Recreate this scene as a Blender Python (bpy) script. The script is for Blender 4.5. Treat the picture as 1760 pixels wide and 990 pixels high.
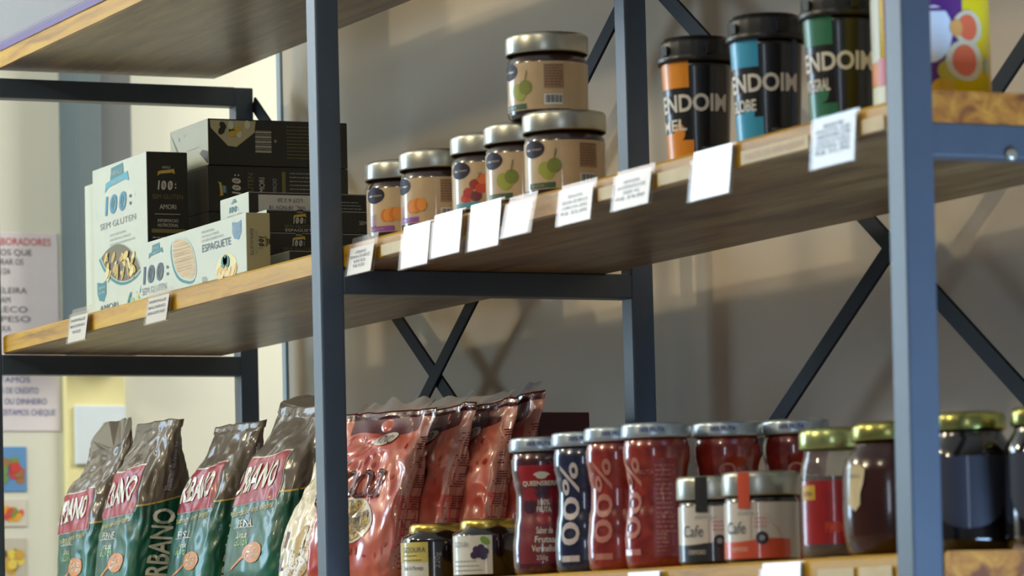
import bpy, bmesh, math, random
from mathutils import Vector, Matrix, noise
R = math.radians
for o in list(bpy.data.objects): bpy.data.objects.remove(o)
SC = bpy.context.scene
COL = SC.collection

# ------------------------------------------------------------------ camera
W, H = 1760, 990
CAM = Vector((4.274991, -1.727078, 1.05)); YAW, PIT, ROL, F = 0.437213, 0.067465, -0.024922, 6703.82
PX, PY = 31.25, 140.42
vd = Vector((-math.cos(YAW)*math.cos(PIT), math.sin(YAW)*math.cos(PIT), math.sin(PIT)))
r0 = vd.cross(Vector((0, 0, 1))).normalized(); u0 = r0.cross(vd)
vr = r0*math.cos(ROL)+u0*math.sin(ROL); vu = -r0*math.sin(ROL)+u0*math.cos(ROL)
cd = bpy.data.cameras.new('camera'); cam = bpy.data.objects.new('camera', cd); COL.objects.link(cam)
m = Matrix((vr, vu, -vd)).transposed().to_4x4(); m.translation = CAM; cam.matrix_world = m
cd.sensor_width = 36; cd.lens = F/W*36; cd.shift_x = -PX/W; cd.shift_y = PY/W
cd.clip_start = .05; cd.clip_end = 60
cd.dof.use_dof = True; cd.dof.focus_distance = 5.05; cd.dof.aperture_fstop = 11.5
SC.camera = cam

# ------------------------------------------------------------------ light and exposure
SC.view_settings.view_transform = 'Standard'; SC.view_settings.look = 'None'
SC.view_settings.gamma = 1; SC.view_settings.use_curve_mapping = False
SC.view_settings.exposure = -0.12
wd = bpy.data.worlds.new('world'); SC.world = wd; wd.use_nodes = True
wd.node_tree.nodes['Background'].inputs[0].default_value = (.72, .74, .80, 1)
wd.node_tree.nodes['Background'].inputs[1].default_value = .15

def area(name, loc, target, sx, sy, power, color):
    l = bpy.data.lights.new(name, 'AREA'); l.shape = 'RECTANGLE'; l.size = sx; l.size_y = sy
    l.energy = power; l.color = color
    o = bpy.data.objects.new(name, l); COL.objects.link(o); o.location = loc
    o.rotation_euler = (Vector(target)-Vector(loc)).to_track_quat('-Z', 'Y').to_euler(); return o
def bulb(name, loc, radius, power, color):
    l = bpy.data.lights.new(name, 'POINT'); l.shadow_soft_size = radius; l.energy = power; l.color = color
    o = bpy.data.objects.new(name, l); COL.objects.link(o); o.location = loc; return o
bulb('ceiling_lamp_light', (.5, -3.4, 3.0), .10, 110, (1, .84, .58))
bulb('ceiling_lamp_light', (-1.6, -2.6, 3.1), .14, 95, (1, .86, .6))
bulb('ceiling_lamp_light', (2.6, -2.4, 3.1), .12, 30, (1, .86, .62))
area('window_and_fill_light', (-3.0, -2.35, 1.9), (0, 0, 1.4), .85, 1.7, 62, (.52, .76, 1))
area('window_and_fill_light', (-3.0, -1.45, 2.45), (.4, 0, 1.5), .55, .6, 9, (.85, .93, 1))
area('window_and_fill_light', (2.5, .15, .5), (1.3, .05, 1.2), .45, .6, 36, (.36, .6, 1))  # added low cool lamp brightening the right post's side face, not a window
area('window_and_fill_light', (5.6, -3.4, 1.6), (0, .2, 1.4), .25, 1.3, 16, (.7, .82, 1))
area('room_light', (-2.5, 1.9, 2.3), (-3.5, .9, 1.5), .8, .8, 26, (1, .97, .86))
area('room_light', (-2.6, -.6, 2.7), (-3.5, .8, 1.4), .8, .8, 16, (1, .96, .84))

# ------------------------------------------------------------------ pixel -> point helpers (on real planes)
def X_of(px, Y, z):
    k1 = (Y-CAM.y)*vr.y+(z-CAM.z)*vr.z; k2 = (Y-CAM.y)*vd.y+(z-CAM.z)*vd.z; mm = px-(W/2+PX)
    return CAM.x+(mm*k2-F*k1)/(F*vr.x-mm*vd.x)
def at_y(px, py, Y):
    r = vd+vr*((px-W/2-PX)/F)+vu*((H/2+PY-py)/F); return CAM+r*((Y-CAM.y)/r.y)
def at_x(px, py, X):
    r = vd+vr*((px-W/2-PX)/F)+vu*((H/2+PY-py)/F); return CAM+r*((X-CAM.x)/r.x)
def facing(x, y): return math.atan2(CAM.y-y, CAM.x-x)

# ------------------------------------------------------------------ materials
def lin(c):
    return tuple(((v/255)/12.92 if v/255 <= .04045 else ((v/255+.055)/1.055)**2.4) for v in c[:3])+(1,)
MATS = {}
def pm(name, c, rough=.5, metal=0, coat=0, spec=.5, bump=0, bscale=200, vary=0, vscale=20, coat_rough=.05):
    if name in MATS: return MATS[name]
    mt = bpy.data.materials.new(name); mt.use_nodes = True; nt = mt.node_tree; b = nt.nodes['Principled BSDF']
    b.inputs['Base Color'].default_value = lin(c); b.inputs['Roughness'].default_value = rough
    b.inputs['Metallic'].default_value = metal; b.inputs['Coat Weight'].default_value = coat
    b.inputs['Coat Roughness'].default_value = coat_rough
    b.inputs['Specular IOR Level'].default_value = spec
    tc = nt.nodes.new('ShaderNodeTexCoord')
    n = nt.nodes.new('ShaderNodeTexNoise'); n.inputs['Scale'].default_value = vscale; n.inputs['Detail'].default_value = 4
    nt.links.new(tc.outputs['Object'], n.inputs['Vector'])
    mx = nt.nodes.new('ShaderNodeMixRGB'); mx.blend_type = 'MULTIPLY'; mx.inputs['Color1'].default_value = lin(c)
    cr = nt.nodes.new('ShaderNodeValToRGB'); v = max(vary, .04)
    cr.color_ramp.elements[0].color = (1-v, 1-v, 1-v, 1); cr.color_ramp.elements[1].color = (1, 1, 1, 1)
    cr.color_ramp.elements[0].position = .3; cr.color_ramp.elements[1].position = .7
    nt.links.new(n.outputs['Fac'], cr.inputs['Fac']); nt.links.new(cr.outputs['Color'], mx.inputs['Color2'])
    mx.inputs['Fac'].default_value = 1; nt.links.new(mx.outputs['Color'], b.inputs['Base Color'])
    if bump:
        n2 = nt.nodes.new('ShaderNodeTexNoise'); n2.inputs['Scale'].default_value = bscale; n2.inputs['Detail'].default_value = 3
        nt.links.new(tc.outputs['Object'], n2.inputs['Vector'])
        bp = nt.nodes.new('ShaderNodeBump'); bp.inputs['Strength'].default_value = bump; bp.inputs['Distance'].default_value = .002
        nt.links.new(n2.outputs['Fac'], bp.inputs['Height']); nt.links.new(bp.outputs['Normal'], b.inputs['Normal'])
    MATS[name] = mt; return mt

def wood(name, stops, scale=(1.2, 14, 14), rough=.35, coat=.4, stain=None, bump=.15):
    mt = bpy.data.materials.new(name); mt.use_nodes = True; nt = mt.node_tree; b = nt.nodes['Principled BSDF']; L = nt.links
    tc = nt.nodes.new('ShaderNodeTexCoord'); mp = nt.nodes.new('ShaderNodeMapping'); mp.inputs['Scale'].default_value = scale
    L.new(tc.outputs['Object'], mp.inputs['Vector'])
    n = nt.nodes.new('ShaderNodeTexNoise'); n.inputs['Scale'].default_value = 3; n.inputs['Detail'].default_value = 8; n.inputs['Roughness'].default_value = .62; n.inputs['Distortion'].default_value = .6
    L.new(mp.outputs['Vector'], n.inputs['Vector'])
    cr = nt.nodes.new('ShaderNodeValToRGB'); el = cr.color_ramp.elements
    el[0].position = stops[0][0]; el[0].color = lin(stops[0][1]); el[1].position = stops[-1][0]; el[1].color = lin(stops[-1][1])
    for p, c in stops[1:-1]: e = el.new(p); e.color = lin(c)
    L.new(n.outputs['Fac'], cr.inputs['Fac']); out = cr.outputs['Color']
    if stain:
        n2 = nt.nodes.new('ShaderNodeTexNoise'); n2.inputs['Scale'].default_value = 3.2; n2.inputs['Detail'].default_value = 5; n2.inputs['Distortion'].default_value = .8
        mp2 = nt.nodes.new('ShaderNodeMapping'); mp2.inputs['Scale'].default_value = (1, 3.5, 3); mp2.inputs['Location'].default_value = (2.3, .4, 0)
        L.new(tc.outputs['Object'], mp2.inputs['Vector']); L.new(mp2.outputs['Vector'], n2.inputs['Vector'])
        c2 = nt.nodes.new('ShaderNodeValToRGB'); c2.color_ramp.elements[0].position = .52; c2.color_ramp.elements[0].color = (0, 0, 0, 1); c2.color_ramp.elements[1].position = .74
        L.new(n2.outputs['Fac'], c2.inputs['Fac'])
        mx = nt.nodes.new('ShaderNodeMixRGB'); mx.inputs['Color2'].default_value = lin(stain)
        L.new(c2.outputs['Color'], mx.inputs['Fac']); L.new(out, mx.inputs['Color1']); out = mx.outputs['Color']
    L.new(out, b.inputs['Base Color']); b.inputs['Roughness'].default_value = rough
    b.inputs['Coat Weight'].default_value = coat; b.inputs['Coat Roughness'].default_value = .25
    bp = nt.nodes.new('ShaderNodeBump'); bp.inputs['Strength'].default_value = bump; bp.inputs['Distance'].default_value = .003
    L.new(n.outputs['Fac'], bp.inputs['Height']); L.new(bp.outputs['Normal'], b.inputs['Normal'])
    return mt

def film(name, tint, clear, rough=.12, ior=1.45):
    """clear plastic or glass skin: fresnel gloss over a tinted see-through layer mixed with a hazy body"""
    mt = bpy.data.materials.new(name); mt.use_nodes = True; nt = mt.node_tree; L = nt.links
    for n in list(nt.nodes):
        if n.type != 'OUTPUT_MATERIAL': nt.nodes.remove(n)
    out = [n for n in nt.nodes if n.type == 'OUTPUT_MATERIAL'][0]
    tr = nt.nodes.new('ShaderNodeBsdfTransparent'); tr.inputs[0].default_value = lin(tint)
    df = nt.nodes.new('ShaderNodeBsdfDiffuse'); df.inputs[0].default_value = lin(tint)
    gl = nt.nodes.new('ShaderNodeBsdfGlossy'); gl.inputs['Roughness'].default_value = rough
    m1 = nt.nodes.new('ShaderNodeMixShader'); m1.inputs[0].default_value = clear; L.new(df.outputs[0], m1.inputs[1]); L.new(tr.outputs[0], m1.inputs[2])
    fr = nt.nodes.new('ShaderNodeFresnel'); ge = nt.nodes.new('ShaderNodeNewGeometry'); mr = nt.nodes.new('ShaderNodeMapRange')
    mr.inputs['To Min'].default_value = ior; mr.inputs['To Max'].default_value = 1/ior     # same reflectance on both sides of a thin wall
    L.new(ge.outputs['Backfacing'], mr.inputs['Value']); L.new(mr.outputs['Result'], fr.inputs[0])
    m2 = nt.nodes.new('ShaderNodeMixShader'); L.new(fr.outputs[0], m2.inputs[0]); L.new(m1.outputs[0], m2.inputs[1]); L.new(gl.outputs[0], m2.inputs[2])
    L.new(m2.outputs[0], out.inputs['Surface']); return mt

def splotch(name, c1, c2, scale, lo, hi, rough=.3, coat=.5, c3=None, bump=0):
    if name in MATS: return MATS[name]
    mt = bpy.data.materials.new(name); mt.use_nodes = True; nt = mt.node_tree; b = nt.nodes['Principled BSDF']; L = nt.links
    tc = nt.nodes.new('ShaderNodeTexCoord'); n = nt.nodes.new('ShaderNodeTexNoise'); n.inputs['Scale'].default_value = scale; n.inputs['Detail'].default_value = 3
    L.new(tc.outputs['Object'], n.inputs['Vector']); cr = nt.nodes.new('ShaderNodeValToRGB'); el = cr.color_ramp.elements
    el[0].position = lo; el[0].color = lin(c1); el[1].position = hi; el[1].color = lin(c2)
    if c3: e = el.new((lo+hi)/2); e.color = lin(c3)
    L.new(n.outputs['Fac'], cr.inputs['Fac']); L.new(cr.outputs['Color'], b.inputs['Base Color'])
    b.inputs['Roughness'].default_value = rough; b.inputs['Coat Weight'].default_value = coat
    if bump:
        bp = nt.nodes.new('ShaderNodeBump'); bp.inputs['Strength'].default_value = bump; bp.inputs['Distance'].default_value = .004
        L.new(n.outputs['Fac'], bp.inputs['Height']); L.new(bp.outputs['Normal'], b.inputs['Normal'])
    MATS[name] = mt; return mt

WALL = pm('painted_wall', (196, 184, 164), .9, vary=.06, vscale=3, bump=.1, bscale=90)
FARW = pm('cream_wall', (212, 213, 200), .9, vary=.04, vscale=2)
STEEL = pm('slate_blue_paint', (66, 80, 94), .38, spec=.7, bump=.06, bscale=500, vary=.08, vscale=30)
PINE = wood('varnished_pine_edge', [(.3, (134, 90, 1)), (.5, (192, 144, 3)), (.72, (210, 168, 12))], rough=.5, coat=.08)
UNDER = wood('shaded_stained_underside', [(.3, (84, 58, 24)), (.5, (128, 98, 56)), (.7, (158, 132, 84))], rough=.38, coat=.25, stain=(66, 34, 14), bump=.35)  # stains are real; base brown is also deepened for shade under the boards
GRAIN = wood('board_end_grain', [(.36, (112, 60, 24)), (.5, (168, 104, 32)), (.64, (196, 136, 48))], scale=(6, 14, 18), rough=.6, coat=0)
BRACE = pm('dark_brace_paint', (20, 24, 28), .6, spec=.2)
BLACK = pm('black_plastic', (22, 22, 24), .35)
WHITE = pm('white_card', (232, 234, 232), .6)
PRINT = pm('dark_print', (70, 78, 88), .6)
GREYP = pm('grey_print', (150, 154, 156), .6)
CLEAR = film('clear_acrylic', (251, 249, 247), .95, .14, 1.22)
GLASS = film('jar_glass', (248, 251, 250), .92, .03, 1.5)
SILVER = pm('brushed_lid', (190, 190, 178), .32, metal=.85, vary=.08, vscale=60)
GOLD = pm('gold_lid', (206, 178, 92), .28, metal=.9)

# ------------------------------------------------------------------ mesh builder
TXT = {}
def text2d(s, bold=0, shear=0):
    k = (s, bold, shear)
    if k in TXT: return TXT[k]
    cu = bpy.data.curves.new('t', 'FONT'); cu.body = s; cu.size = 1; cu.resolution_u = 3; cu.offset = bold; cu.shear = shear
    ob = bpy.data.objects.new('t', cu); COL.objects.link(ob)
    dg = bpy.context.evaluated_depsgraph_get(); dg.update()
    me = bpy.data.meshes.new_from_object(ob.evaluated_get(dg))
    bm = bmesh.new(); bm.from_mesh(me); bmesh.ops.triangulate(bm, faces=bm.faces)
    bmesh.ops.subdivide_edges(bm, edges=[e for e in bm.edges if e.calc_length() > .45], cuts=1)
    bmesh.ops.triangulate(bm, faces=bm.faces)
    vs = [(v.co.x, v.co.y) for v in bm.verts]; bm.verts.index_update(); fs = [[v.index for v in f.verts] for f in bm.faces]
    bm.free(); bpy.data.objects.remove(ob); bpy.data.curves.remove(cu); bpy.data.meshes.remove(me)
    if vs:
        x0 = min(v[0] for v in vs); x1 = max(v[0] for v in vs); vs = [(v[0]-x0, v[1]) for v in vs]; w = x1-x0
    else: w = 0
    TXT[k] = (vs, fs, w); return TXT[k]

class MB:
    def __init__(s): s.v = []; s.f = []; s.m = []; s.sm = []; s.mats = []
    def mi(s, mt):
        if mt not in s.mats: s.mats.append(mt)
        return s.mats.index(mt)
    def add(s, vs, fs, mt, smooth=False):
        b = len(s.v); s.v += [tuple(p) for p in vs]; i = s.mi(mt)
        for f in fs: s.f.append([b+k for k in f]); s.m.append(i); s.sm.append(smooth)
    def box(s, x0, x1, y0, y1, z0, z1, mt, xf=None):
        p = [Vector((x, y, z)) for z in (z0, z1) for y in (y0, y1) for x in (x0, x1)]
        if xf: p = [xf(q) for q in p]
        mts = mt if isinstance(mt, dict) else None
        for key, f in (('b', (0, 2, 3, 1)), ('t', (4, 5, 7, 6)), ('f', (0, 1, 5, 4)), ('k', (2, 6, 7, 3)), ('l', (0, 4, 6, 2)), ('r', (1, 3, 7, 5))):
            s.add(p, [f], (mts.get(key, mts['*']) if mts else mt))
    def rbox(s, x0, x1, y0, y1, z0, z1, mt, r=.002, seg=2, xf=None):
        bm = bmesh.new(); bmesh.ops.create_cube(bm, size=1)
        for v in bm.verts: v.co = Vector((x0+(v.co.x+.5)*(x1-x0), y0+(v.co.y+.5)*(y1-y0), z0+(v.co.z+.5)*(z1-z0)))
        bmesh.ops.bevel(bm, geom=bm.edges[:]+bm.verts[:], offset=r, segments=seg, profile=.5, affect='EDGES')
        bm.normal_update(); bm.verts.index_update(); base = len(s.v)
        for v in bm.verts: s.v.append(tuple(xf(v.co) if xf else v.co))
        for f in bm.faces:
            n = f.normal
            if isinstance(mt, dict):
                a = (abs(n.x), abs(n.y), abs(n.z)); k = a.index(max(a)); key = (('l', 'r'), ('f', 'k'), ('b', 't'))[k][n[k] > 0]
                mm = mt.get(key, mt['*'])
            else: mm = mt
            s.f.append([base+v.index for v in f.verts]); s.m.append(s.mi(mm)); s.sm.append(False)
        bm.free()
    def lathe(s, prof, mt, n=48, cx=0, cy=0, cap=True, wob=None):
        """prof: (r, z) or (r, z, material)"""
        vs = []; fs = []
        for q in prof:
            for k in range(n):
                a = 2*math.pi*k/n; rr = q[0]*(wob(a, q[1]) if wob else 1); vs.append((cx+rr*math.cos(a), cy+rr*math.sin(a), q[1]))
        base = len(s.v); s.v += vs
        for j in range(len(prof)-1):
            mm = prof[j][2] if len(prof[j]) > 2 else mt
            for k in range(n):
                s.f.append([base+j*n+k, base+j*n+(k+1) % n, base+(j+1)*n+(k+1) % n, base+(j+1)*n+k]); s.m.append(s.mi(mm)); s.sm.append(True)
        if cap:
            s.f.append([base+k for k in range(n)][::-1]); s.m.append(s.mi(mt)); s.sm.append(False)
            s.f.append([base+(len(prof)-1)*n+k for k in range(n)]); s.m.append(s.mi(mt)); s.sm.append(False)
    def patch(s, surf, a0, a1, b0, b1, mt, na=1, nb=1, off=.0004, smooth=True):
        """b0, b1 may be functions of a in 0..1"""
        vs = []; fs = []
        for j in range(nb+1):
            for i in range(na+1):
                q = i/na; lo = b0(q) if callable(b0) else b0; hi = b1(q) if callable(b1) else b1
                vs.append(surf(a0+(a1-a0)*q, lo+(hi-lo)*j/nb, off))
        for j in range(nb):
            for i in range(na):
                k = j*(na+1)+i; fs.append([k, k+1, k+na+2, k+na+1])
        s.add(vs, fs, mt, smooth)
    def disc(s, surf, ca, cb, ra, rb, mt, n=20, off=.0006, rot=0, shape=None, rings=2):
        vs = [surf(ca, cb, off)]; fs = []
        for q in range(1, rings+1):
            for k in range(n):
                t = 2*math.pi*k/n; g = shape(t) if shape else 1; x = ra*g*math.cos(t)*q/rings; y = rb*g*math.sin(t)*q/rings
                vs.append(surf(ca+x*math.cos(rot)-y*math.sin(rot), cb+x*math.sin(rot)+y*math.cos(rot), off))
        for k in range(n): fs.append([0, 1+k, 1+(k+1) % n])
        for q in range(1, rings):
            for k in range(n):
                a = 1+(q-1)*n+k; b = 1+(q-1)*n+(k+1) % n; fs.append([a, a+n, b+n, b])
        s.add(vs, fs, mt, True)
    def poly(s, surf, pts, mt, off=.0006): s.add([surf(a, b, off) for a, b in pts], [list(range(len(pts)))], mt)
    def text(s, surf, t, ca, cb, size, mt, align='c', rot=0, bold=0, shear=0, off=.0008, sx=1, wid=None, sa=1, sb=1):
        """size = capital height in metres; sa, sb convert metres to the surface's own units"""
        vs, fs, w = text2d(t, bold, shear)
        if not vs: return
        k = size/.73; kx = k*sx
        if wid: kx = wid/w
        x0 = {'c': -w*kx/2, 'l': 0, 'r': -w*kx}[align]; c, n = math.cos(rot), math.sin(rot); o = []
        for x, y in vs:
            x = x*kx+x0; y = y*k-size/2; o.append(surf(ca+(x*c-y*n)*sa, cb+(x*n+y*c)*sb, off))
        s.add(o, fs, mt)
    def lines(s, surf, a0, a1, b, n, gap, h, mt, seed=0, off=.0006, sa=1, vert=False):
        rnd = random.Random(seed)
        for i in range(n):
            bb = b-i*gap; x = a0; end = a1-(a1-a0)*rnd.random()*.25
            while x < end:
                w = (.4+rnd.random())*h*3.2; x2 = min(x+w*sa, end)
                s.patch(surf, x, x2, bb, bb+h, mt, 1, 1, off); x = x2+h*.8*sa
    def build(s, name, parent=None, loc=(0, 0, 0), rz=0, mat=None):
        me = bpy.data.meshes.new(name); me.from_pydata(s.v, [], s.f)
        for x in s.mats: me.materials.append(x)
        me.polygons.foreach_set('material_index', s.m); me.polygons.foreach_set('use_smooth', s.sm); me.update()
        o = bpy.data.objects.new(name, me); COL.objects.link(o); o.location = loc; o.rotation_euler = (0, 0, rz)
        if parent: o.parent = parent
        return o

def tag(o, label, cat, group=None):
    o['label'] = label; o['category'] = cat
    if group: o['group'] = group
    return o
def thing(name, label, cat, loc=(0, 0, 0), rz=0, group=None):
    o = bpy.data.objects.new(name, None); o.empty_display_size = .02; COL.objects.link(o)
    o.location = loc; o.rotation_euler = (0, 0, rz); return tag(o, label, cat, group)
def struct(o): o['kind'] = 'structure'; return o
def flat(o0, ux, uy):
    o0 = Vector(o0); ux = Vector(ux); uy = Vector(uy); n = ux.cross(uy).normalized()
    return lambda a, b, off=0: o0+ux*a+uy*b+n*off

# ------------------------------------------------------------------ the room
S = 1.3563; D = .4417; YB = .3796; ZU = 1.9183; ZM = 1.4875; ZL = 1.0841; TK = .0283; T = .03
YW = .50; XE = -1.386; XF = -3.5
b = MB(); b.box(XE, 4.8, YW, YW+.14, 0, 3.2, WALL); struct(b.build('wall_back'))
b = MB(); b.box(XF-.1, XF, -4, 4, 0, 3.2, FARW); struct(b.build('wall_left'))
b = MB(); b.box(XF-.1, 5.2, -4.2, 4, -.1, 0, pm('floor_tile', (150, 146, 138), .4, vary=.1, vscale=2)); struct(b.build('floor'))
b = MB(); b.box(XF-.1, 5.2, -4.2, 4, 3.2, 3.3, pm('ceiling_paint', (224, 222, 214), .9)); struct(b.build('ceiling'))
b = MB(); b.rbox(XE-.012, XE+.006, YW-.004, YW+.15, 0, 3.2, pm('pale_blue_paint', (150, 168, 176), .6), r=.002); struct(b.build('trim_1'))

# far wall fittings
def farpt(px, py): p = at_x(px, py, XF); return p.y, p.z
y0, z1 = farpt(100, 172); y1, _ = farpt(199, 172); _, z0 = farpt(150, 628)
b = MB(); gp = pm('grey_panel_paint', (92, 98, 100), .6, vary=.1, vscale=4)
b.rbox(XF, XF+.12, y0, y0+(y1-y0)*.42, z0, 2.7, pm('blue_grey_panel', (84, 100, 106), .6), r=.004); b.rbox(XF, XF+.10, y0+(y1-y0)*.42, y1, z0, 2.7, gp, r=.004)
tag(b.build('wall_panel'), 'tall dark grey panel standing out from the cream far wall', 'panel')
y0, z1 = farpt(107, 640); y1, z0 = farpt(211, 745)
b = MB(); b.rbox(XF, XF+.02, y0, y1, z0-.9, z1+.05, pm('pale_yellow_door', (232, 224, 166), .7), r=.003)
fy0, fz0 = farpt(120, 800); fy1, fz1 = farpt(212, 698)
b.rbox(XF+.02, XF+.03, fy0+.004, y1-.002, fz0, fz1, pm('pale_blue_pane', (214, 226, 234), .3), r=.003)
tag(b.build('notice_board'), 'pale yellow board with bluish lower sheet, blurred on the far wall', 'board')
# poster with writing
def sheet(name, label, px0, py0, px1, py1, fn, group=None, cat='poster', base=(214, 208, 214)):
    ya, za = farpt(px0, py0); yb, zb = farpt(px1, py1); b = MB(); w = yb-ya; h = za-zb
    b.rbox(XF, XF+.003, ya, yb, zb, za, pm('paper_'+name+str(base), base, .6), r=.0008, seg=1)
    sf = flat((XF+.003, ya, zb), (0, 1, 0), (0, 0, 1)); fn(b, sf, w, h); o = b.build(name); return tag(o, label, cat, group)
RED = pm('red_print', (196, 60, 70), .6); BLUEP = pm('blue_print', (70, 90, 150), .6)
def f(b, s, w, h):
    b.text(s, 'COLABORADORES', w*.52, h*.955, .016, RED, wid=w*.8); 
    for i, t in enumerate(['PEDIMOS QUE', 'AO RETIRAR OS', 'PRODUTOS DA', '', 'PRATELEIRA', 'CONFIRAM', 'O PRECO', 'E O PESO', 'NO CAIXA']):
        b.text(s, t, w*.1, h*(.90-.048*i), .013, PRINT, align='l', wid=w*(.5+.13*math.sin(i*2+1)) if t else None)
    for i, t in enumerate(['ACEITAMOS', 'CARTOES DE CREDITO', 'DEBITO OU DINHEIRO', 'NAO ACEITAMOS CHEQUE']):
        b.text(s, t, w*.12, h*(.26-.055*i), .013, BLUEP, align='l', wid=w*(.55+.09*i))
sheet('text_poster', 'white poster with red heading and blurred lines of text on the far wall', -60, 398, 104, 741, f)
FOODS = [('sandwich', 'photo of a sandwich against blue, topmost of the three food pictures', 768, 845, ((150, 110, 70), (110, 140, 70), (190, 60, 60)), (90, 140, 190)),
         ('taco', 'photo of yellow food in a shell, middle of the three food pictures', 858, 905, ((226, 160, 40), (120, 150, 60), (200, 80, 70)), (205, 200, 186)),
         ('salad', 'photo of pale yellow food, lowest of the three food pictures', 925, 1000, ((224, 200, 90), (200, 160, 70), (90, 80, 50)), (190, 184, 170))]
for nm, lb, pa, pb, cs, bg in FOODS:
    def f(b, s, w, h, cs=cs, nm=nm):
        rnd = random.Random(nm)
        for i in range(12):
            b.disc(s, w*(.2+.6*rnd.random()), h*(.25+.45*rnd.random()), w*.16, h*.12, pm('food%s' % (cs[i % 3],), cs[i % 3], .5), n=10, off=.0004+.0002*i, rot=rnd.random())
    sheet('food_picture', lb, -10, pa, 46, pb, f, 'food pictures on the far wall', 'picture', bg)

# ------------------------------------------------------------------ shelving frame
root = thing('shelving_unit', 'slate blue steel shelving frame with square posts and crossed braces', 'shelving', (0, 0, 0))
def post(X, Y, z1, lx=0, ly=0):
    b = MB(); b.rbox(X-T, X, Y, Y+T, 0, z1, STEEL, r=.0022, seg=2, xf=lambda p: Vector((p.x+lx*(p.z-1.25), p.y+ly*(p.z-1.25), p.z))); return b.build('post', root)
post(-S, 0, ZU); post(-S, D-T, ZU-.012); post(0, 0, ZU+.5); post(0, D-T, ZU+.5); post(S, 0, ZU+.5, lx=.0159); post(S, D-T, ZU+.5)
for X, z in ((-S, ZU-.0115), (-S, ZM), (-S, ZL), (0, ZU), (0, ZM), (0, ZL), (S, ZM), (S, ZL), (S, ZU), (-S, .3), (0, .3), (S, .3)):
    b = MB(); b.rbox(X-T, X-.0004, T-.001, D-T+.001, z-T, z, STEEL, r=.002); b.build('side_rail', root)
def brace(xa, za, xb, zb, y):
    b = MB(); L = math.hypot(xb-xa, zb-za); ang = math.atan2(zb-za, xb-xa); c, s = math.cos(ang), math.sin(ang)
    b.rbox(0, L, y, y+.004, -.0115, .0115, BRACE, r=.001, seg=1, xf=lambda p: Vector((xa+p.x*c-p.z*s, p.y, za+p.x*s+p.z*c))); b.build('brace', root)
    
brace(-T+.0, .93+.14, S-.01, 1.945, D-.006); brace(-.01, 1.868, S-.02, .945, D-.0015)
brace(-S+.0, .93, -.02, 1.86, D-.006); brace(-S, 1.882, -.02, .955, D-.0015)
b = MB(); b.lathe([(.006, 0), (.006, .003), (.003, .005)], SILVER, n=14); o = b.build('weld_screw', root); o.location = (S, .11, ZM-.027); o.rotation_euler = (0, R(90), 0)

def board(x0, x1, z, label, y0=T+.0005, y1=YB, seed=0):
    b = MB(); rnd = random.Random(seed); nx = 60
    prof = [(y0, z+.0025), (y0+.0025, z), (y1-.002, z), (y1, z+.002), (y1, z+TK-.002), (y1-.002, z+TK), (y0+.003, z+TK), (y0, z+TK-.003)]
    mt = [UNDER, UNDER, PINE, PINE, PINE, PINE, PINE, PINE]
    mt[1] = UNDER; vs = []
    for i in range(nx+1):
        x = x0+(x1-x0)*i/nx; wv = .0015*noise.noise(Vector((x*3, seed, 0)))+.0007*noise.noise(Vector((x*14, seed, 3)))
        for k, (y, zz) in enumerate(prof): vs.append((x, y+(wv if k in (0, 1, 6, 7) else wv*.8), zz))
    n = len(prof)
    for k in range(n):
        fs = [[i*n+k, i*n+(k+1) % n, (i+1)*n+(k+1) % n, (i+1)*n+k][::-1] for i in range(nx)]
        if k == 0: base = len(b.v); b.v += vs
        for f_ in fs: b.f.append([base+q for q in f_]); b.m.append(b.mi(mt[k])); b.sm.append(False)
    b.f.append([base+k for k in range(n)]); b.m.append(b.mi(GRAIN)); b.sm.append(False)
    b.f.append([base+nx*n+k for k in range(n)][::-1]); b.m.append(b.mi(GRAIN)); b.sm.append(False)
    return tag(b.build('shelf_board'), label, 'shelf', 'wooden shelf boards')
board(-S-.001, -.015, ZU, 'top shelf board with stained underside darkened for shade, above the pasta boxes', seed=1)
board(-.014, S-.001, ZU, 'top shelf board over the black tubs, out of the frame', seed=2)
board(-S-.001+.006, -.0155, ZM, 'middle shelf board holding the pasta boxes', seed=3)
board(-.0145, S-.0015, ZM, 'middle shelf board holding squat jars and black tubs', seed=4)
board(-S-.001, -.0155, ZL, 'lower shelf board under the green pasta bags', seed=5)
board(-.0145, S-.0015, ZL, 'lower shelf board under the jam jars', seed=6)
ZMT = ZM+TK+.0003; ZLT = ZL+TK+.0003; ZUT = ZU+TK+.0003

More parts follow.
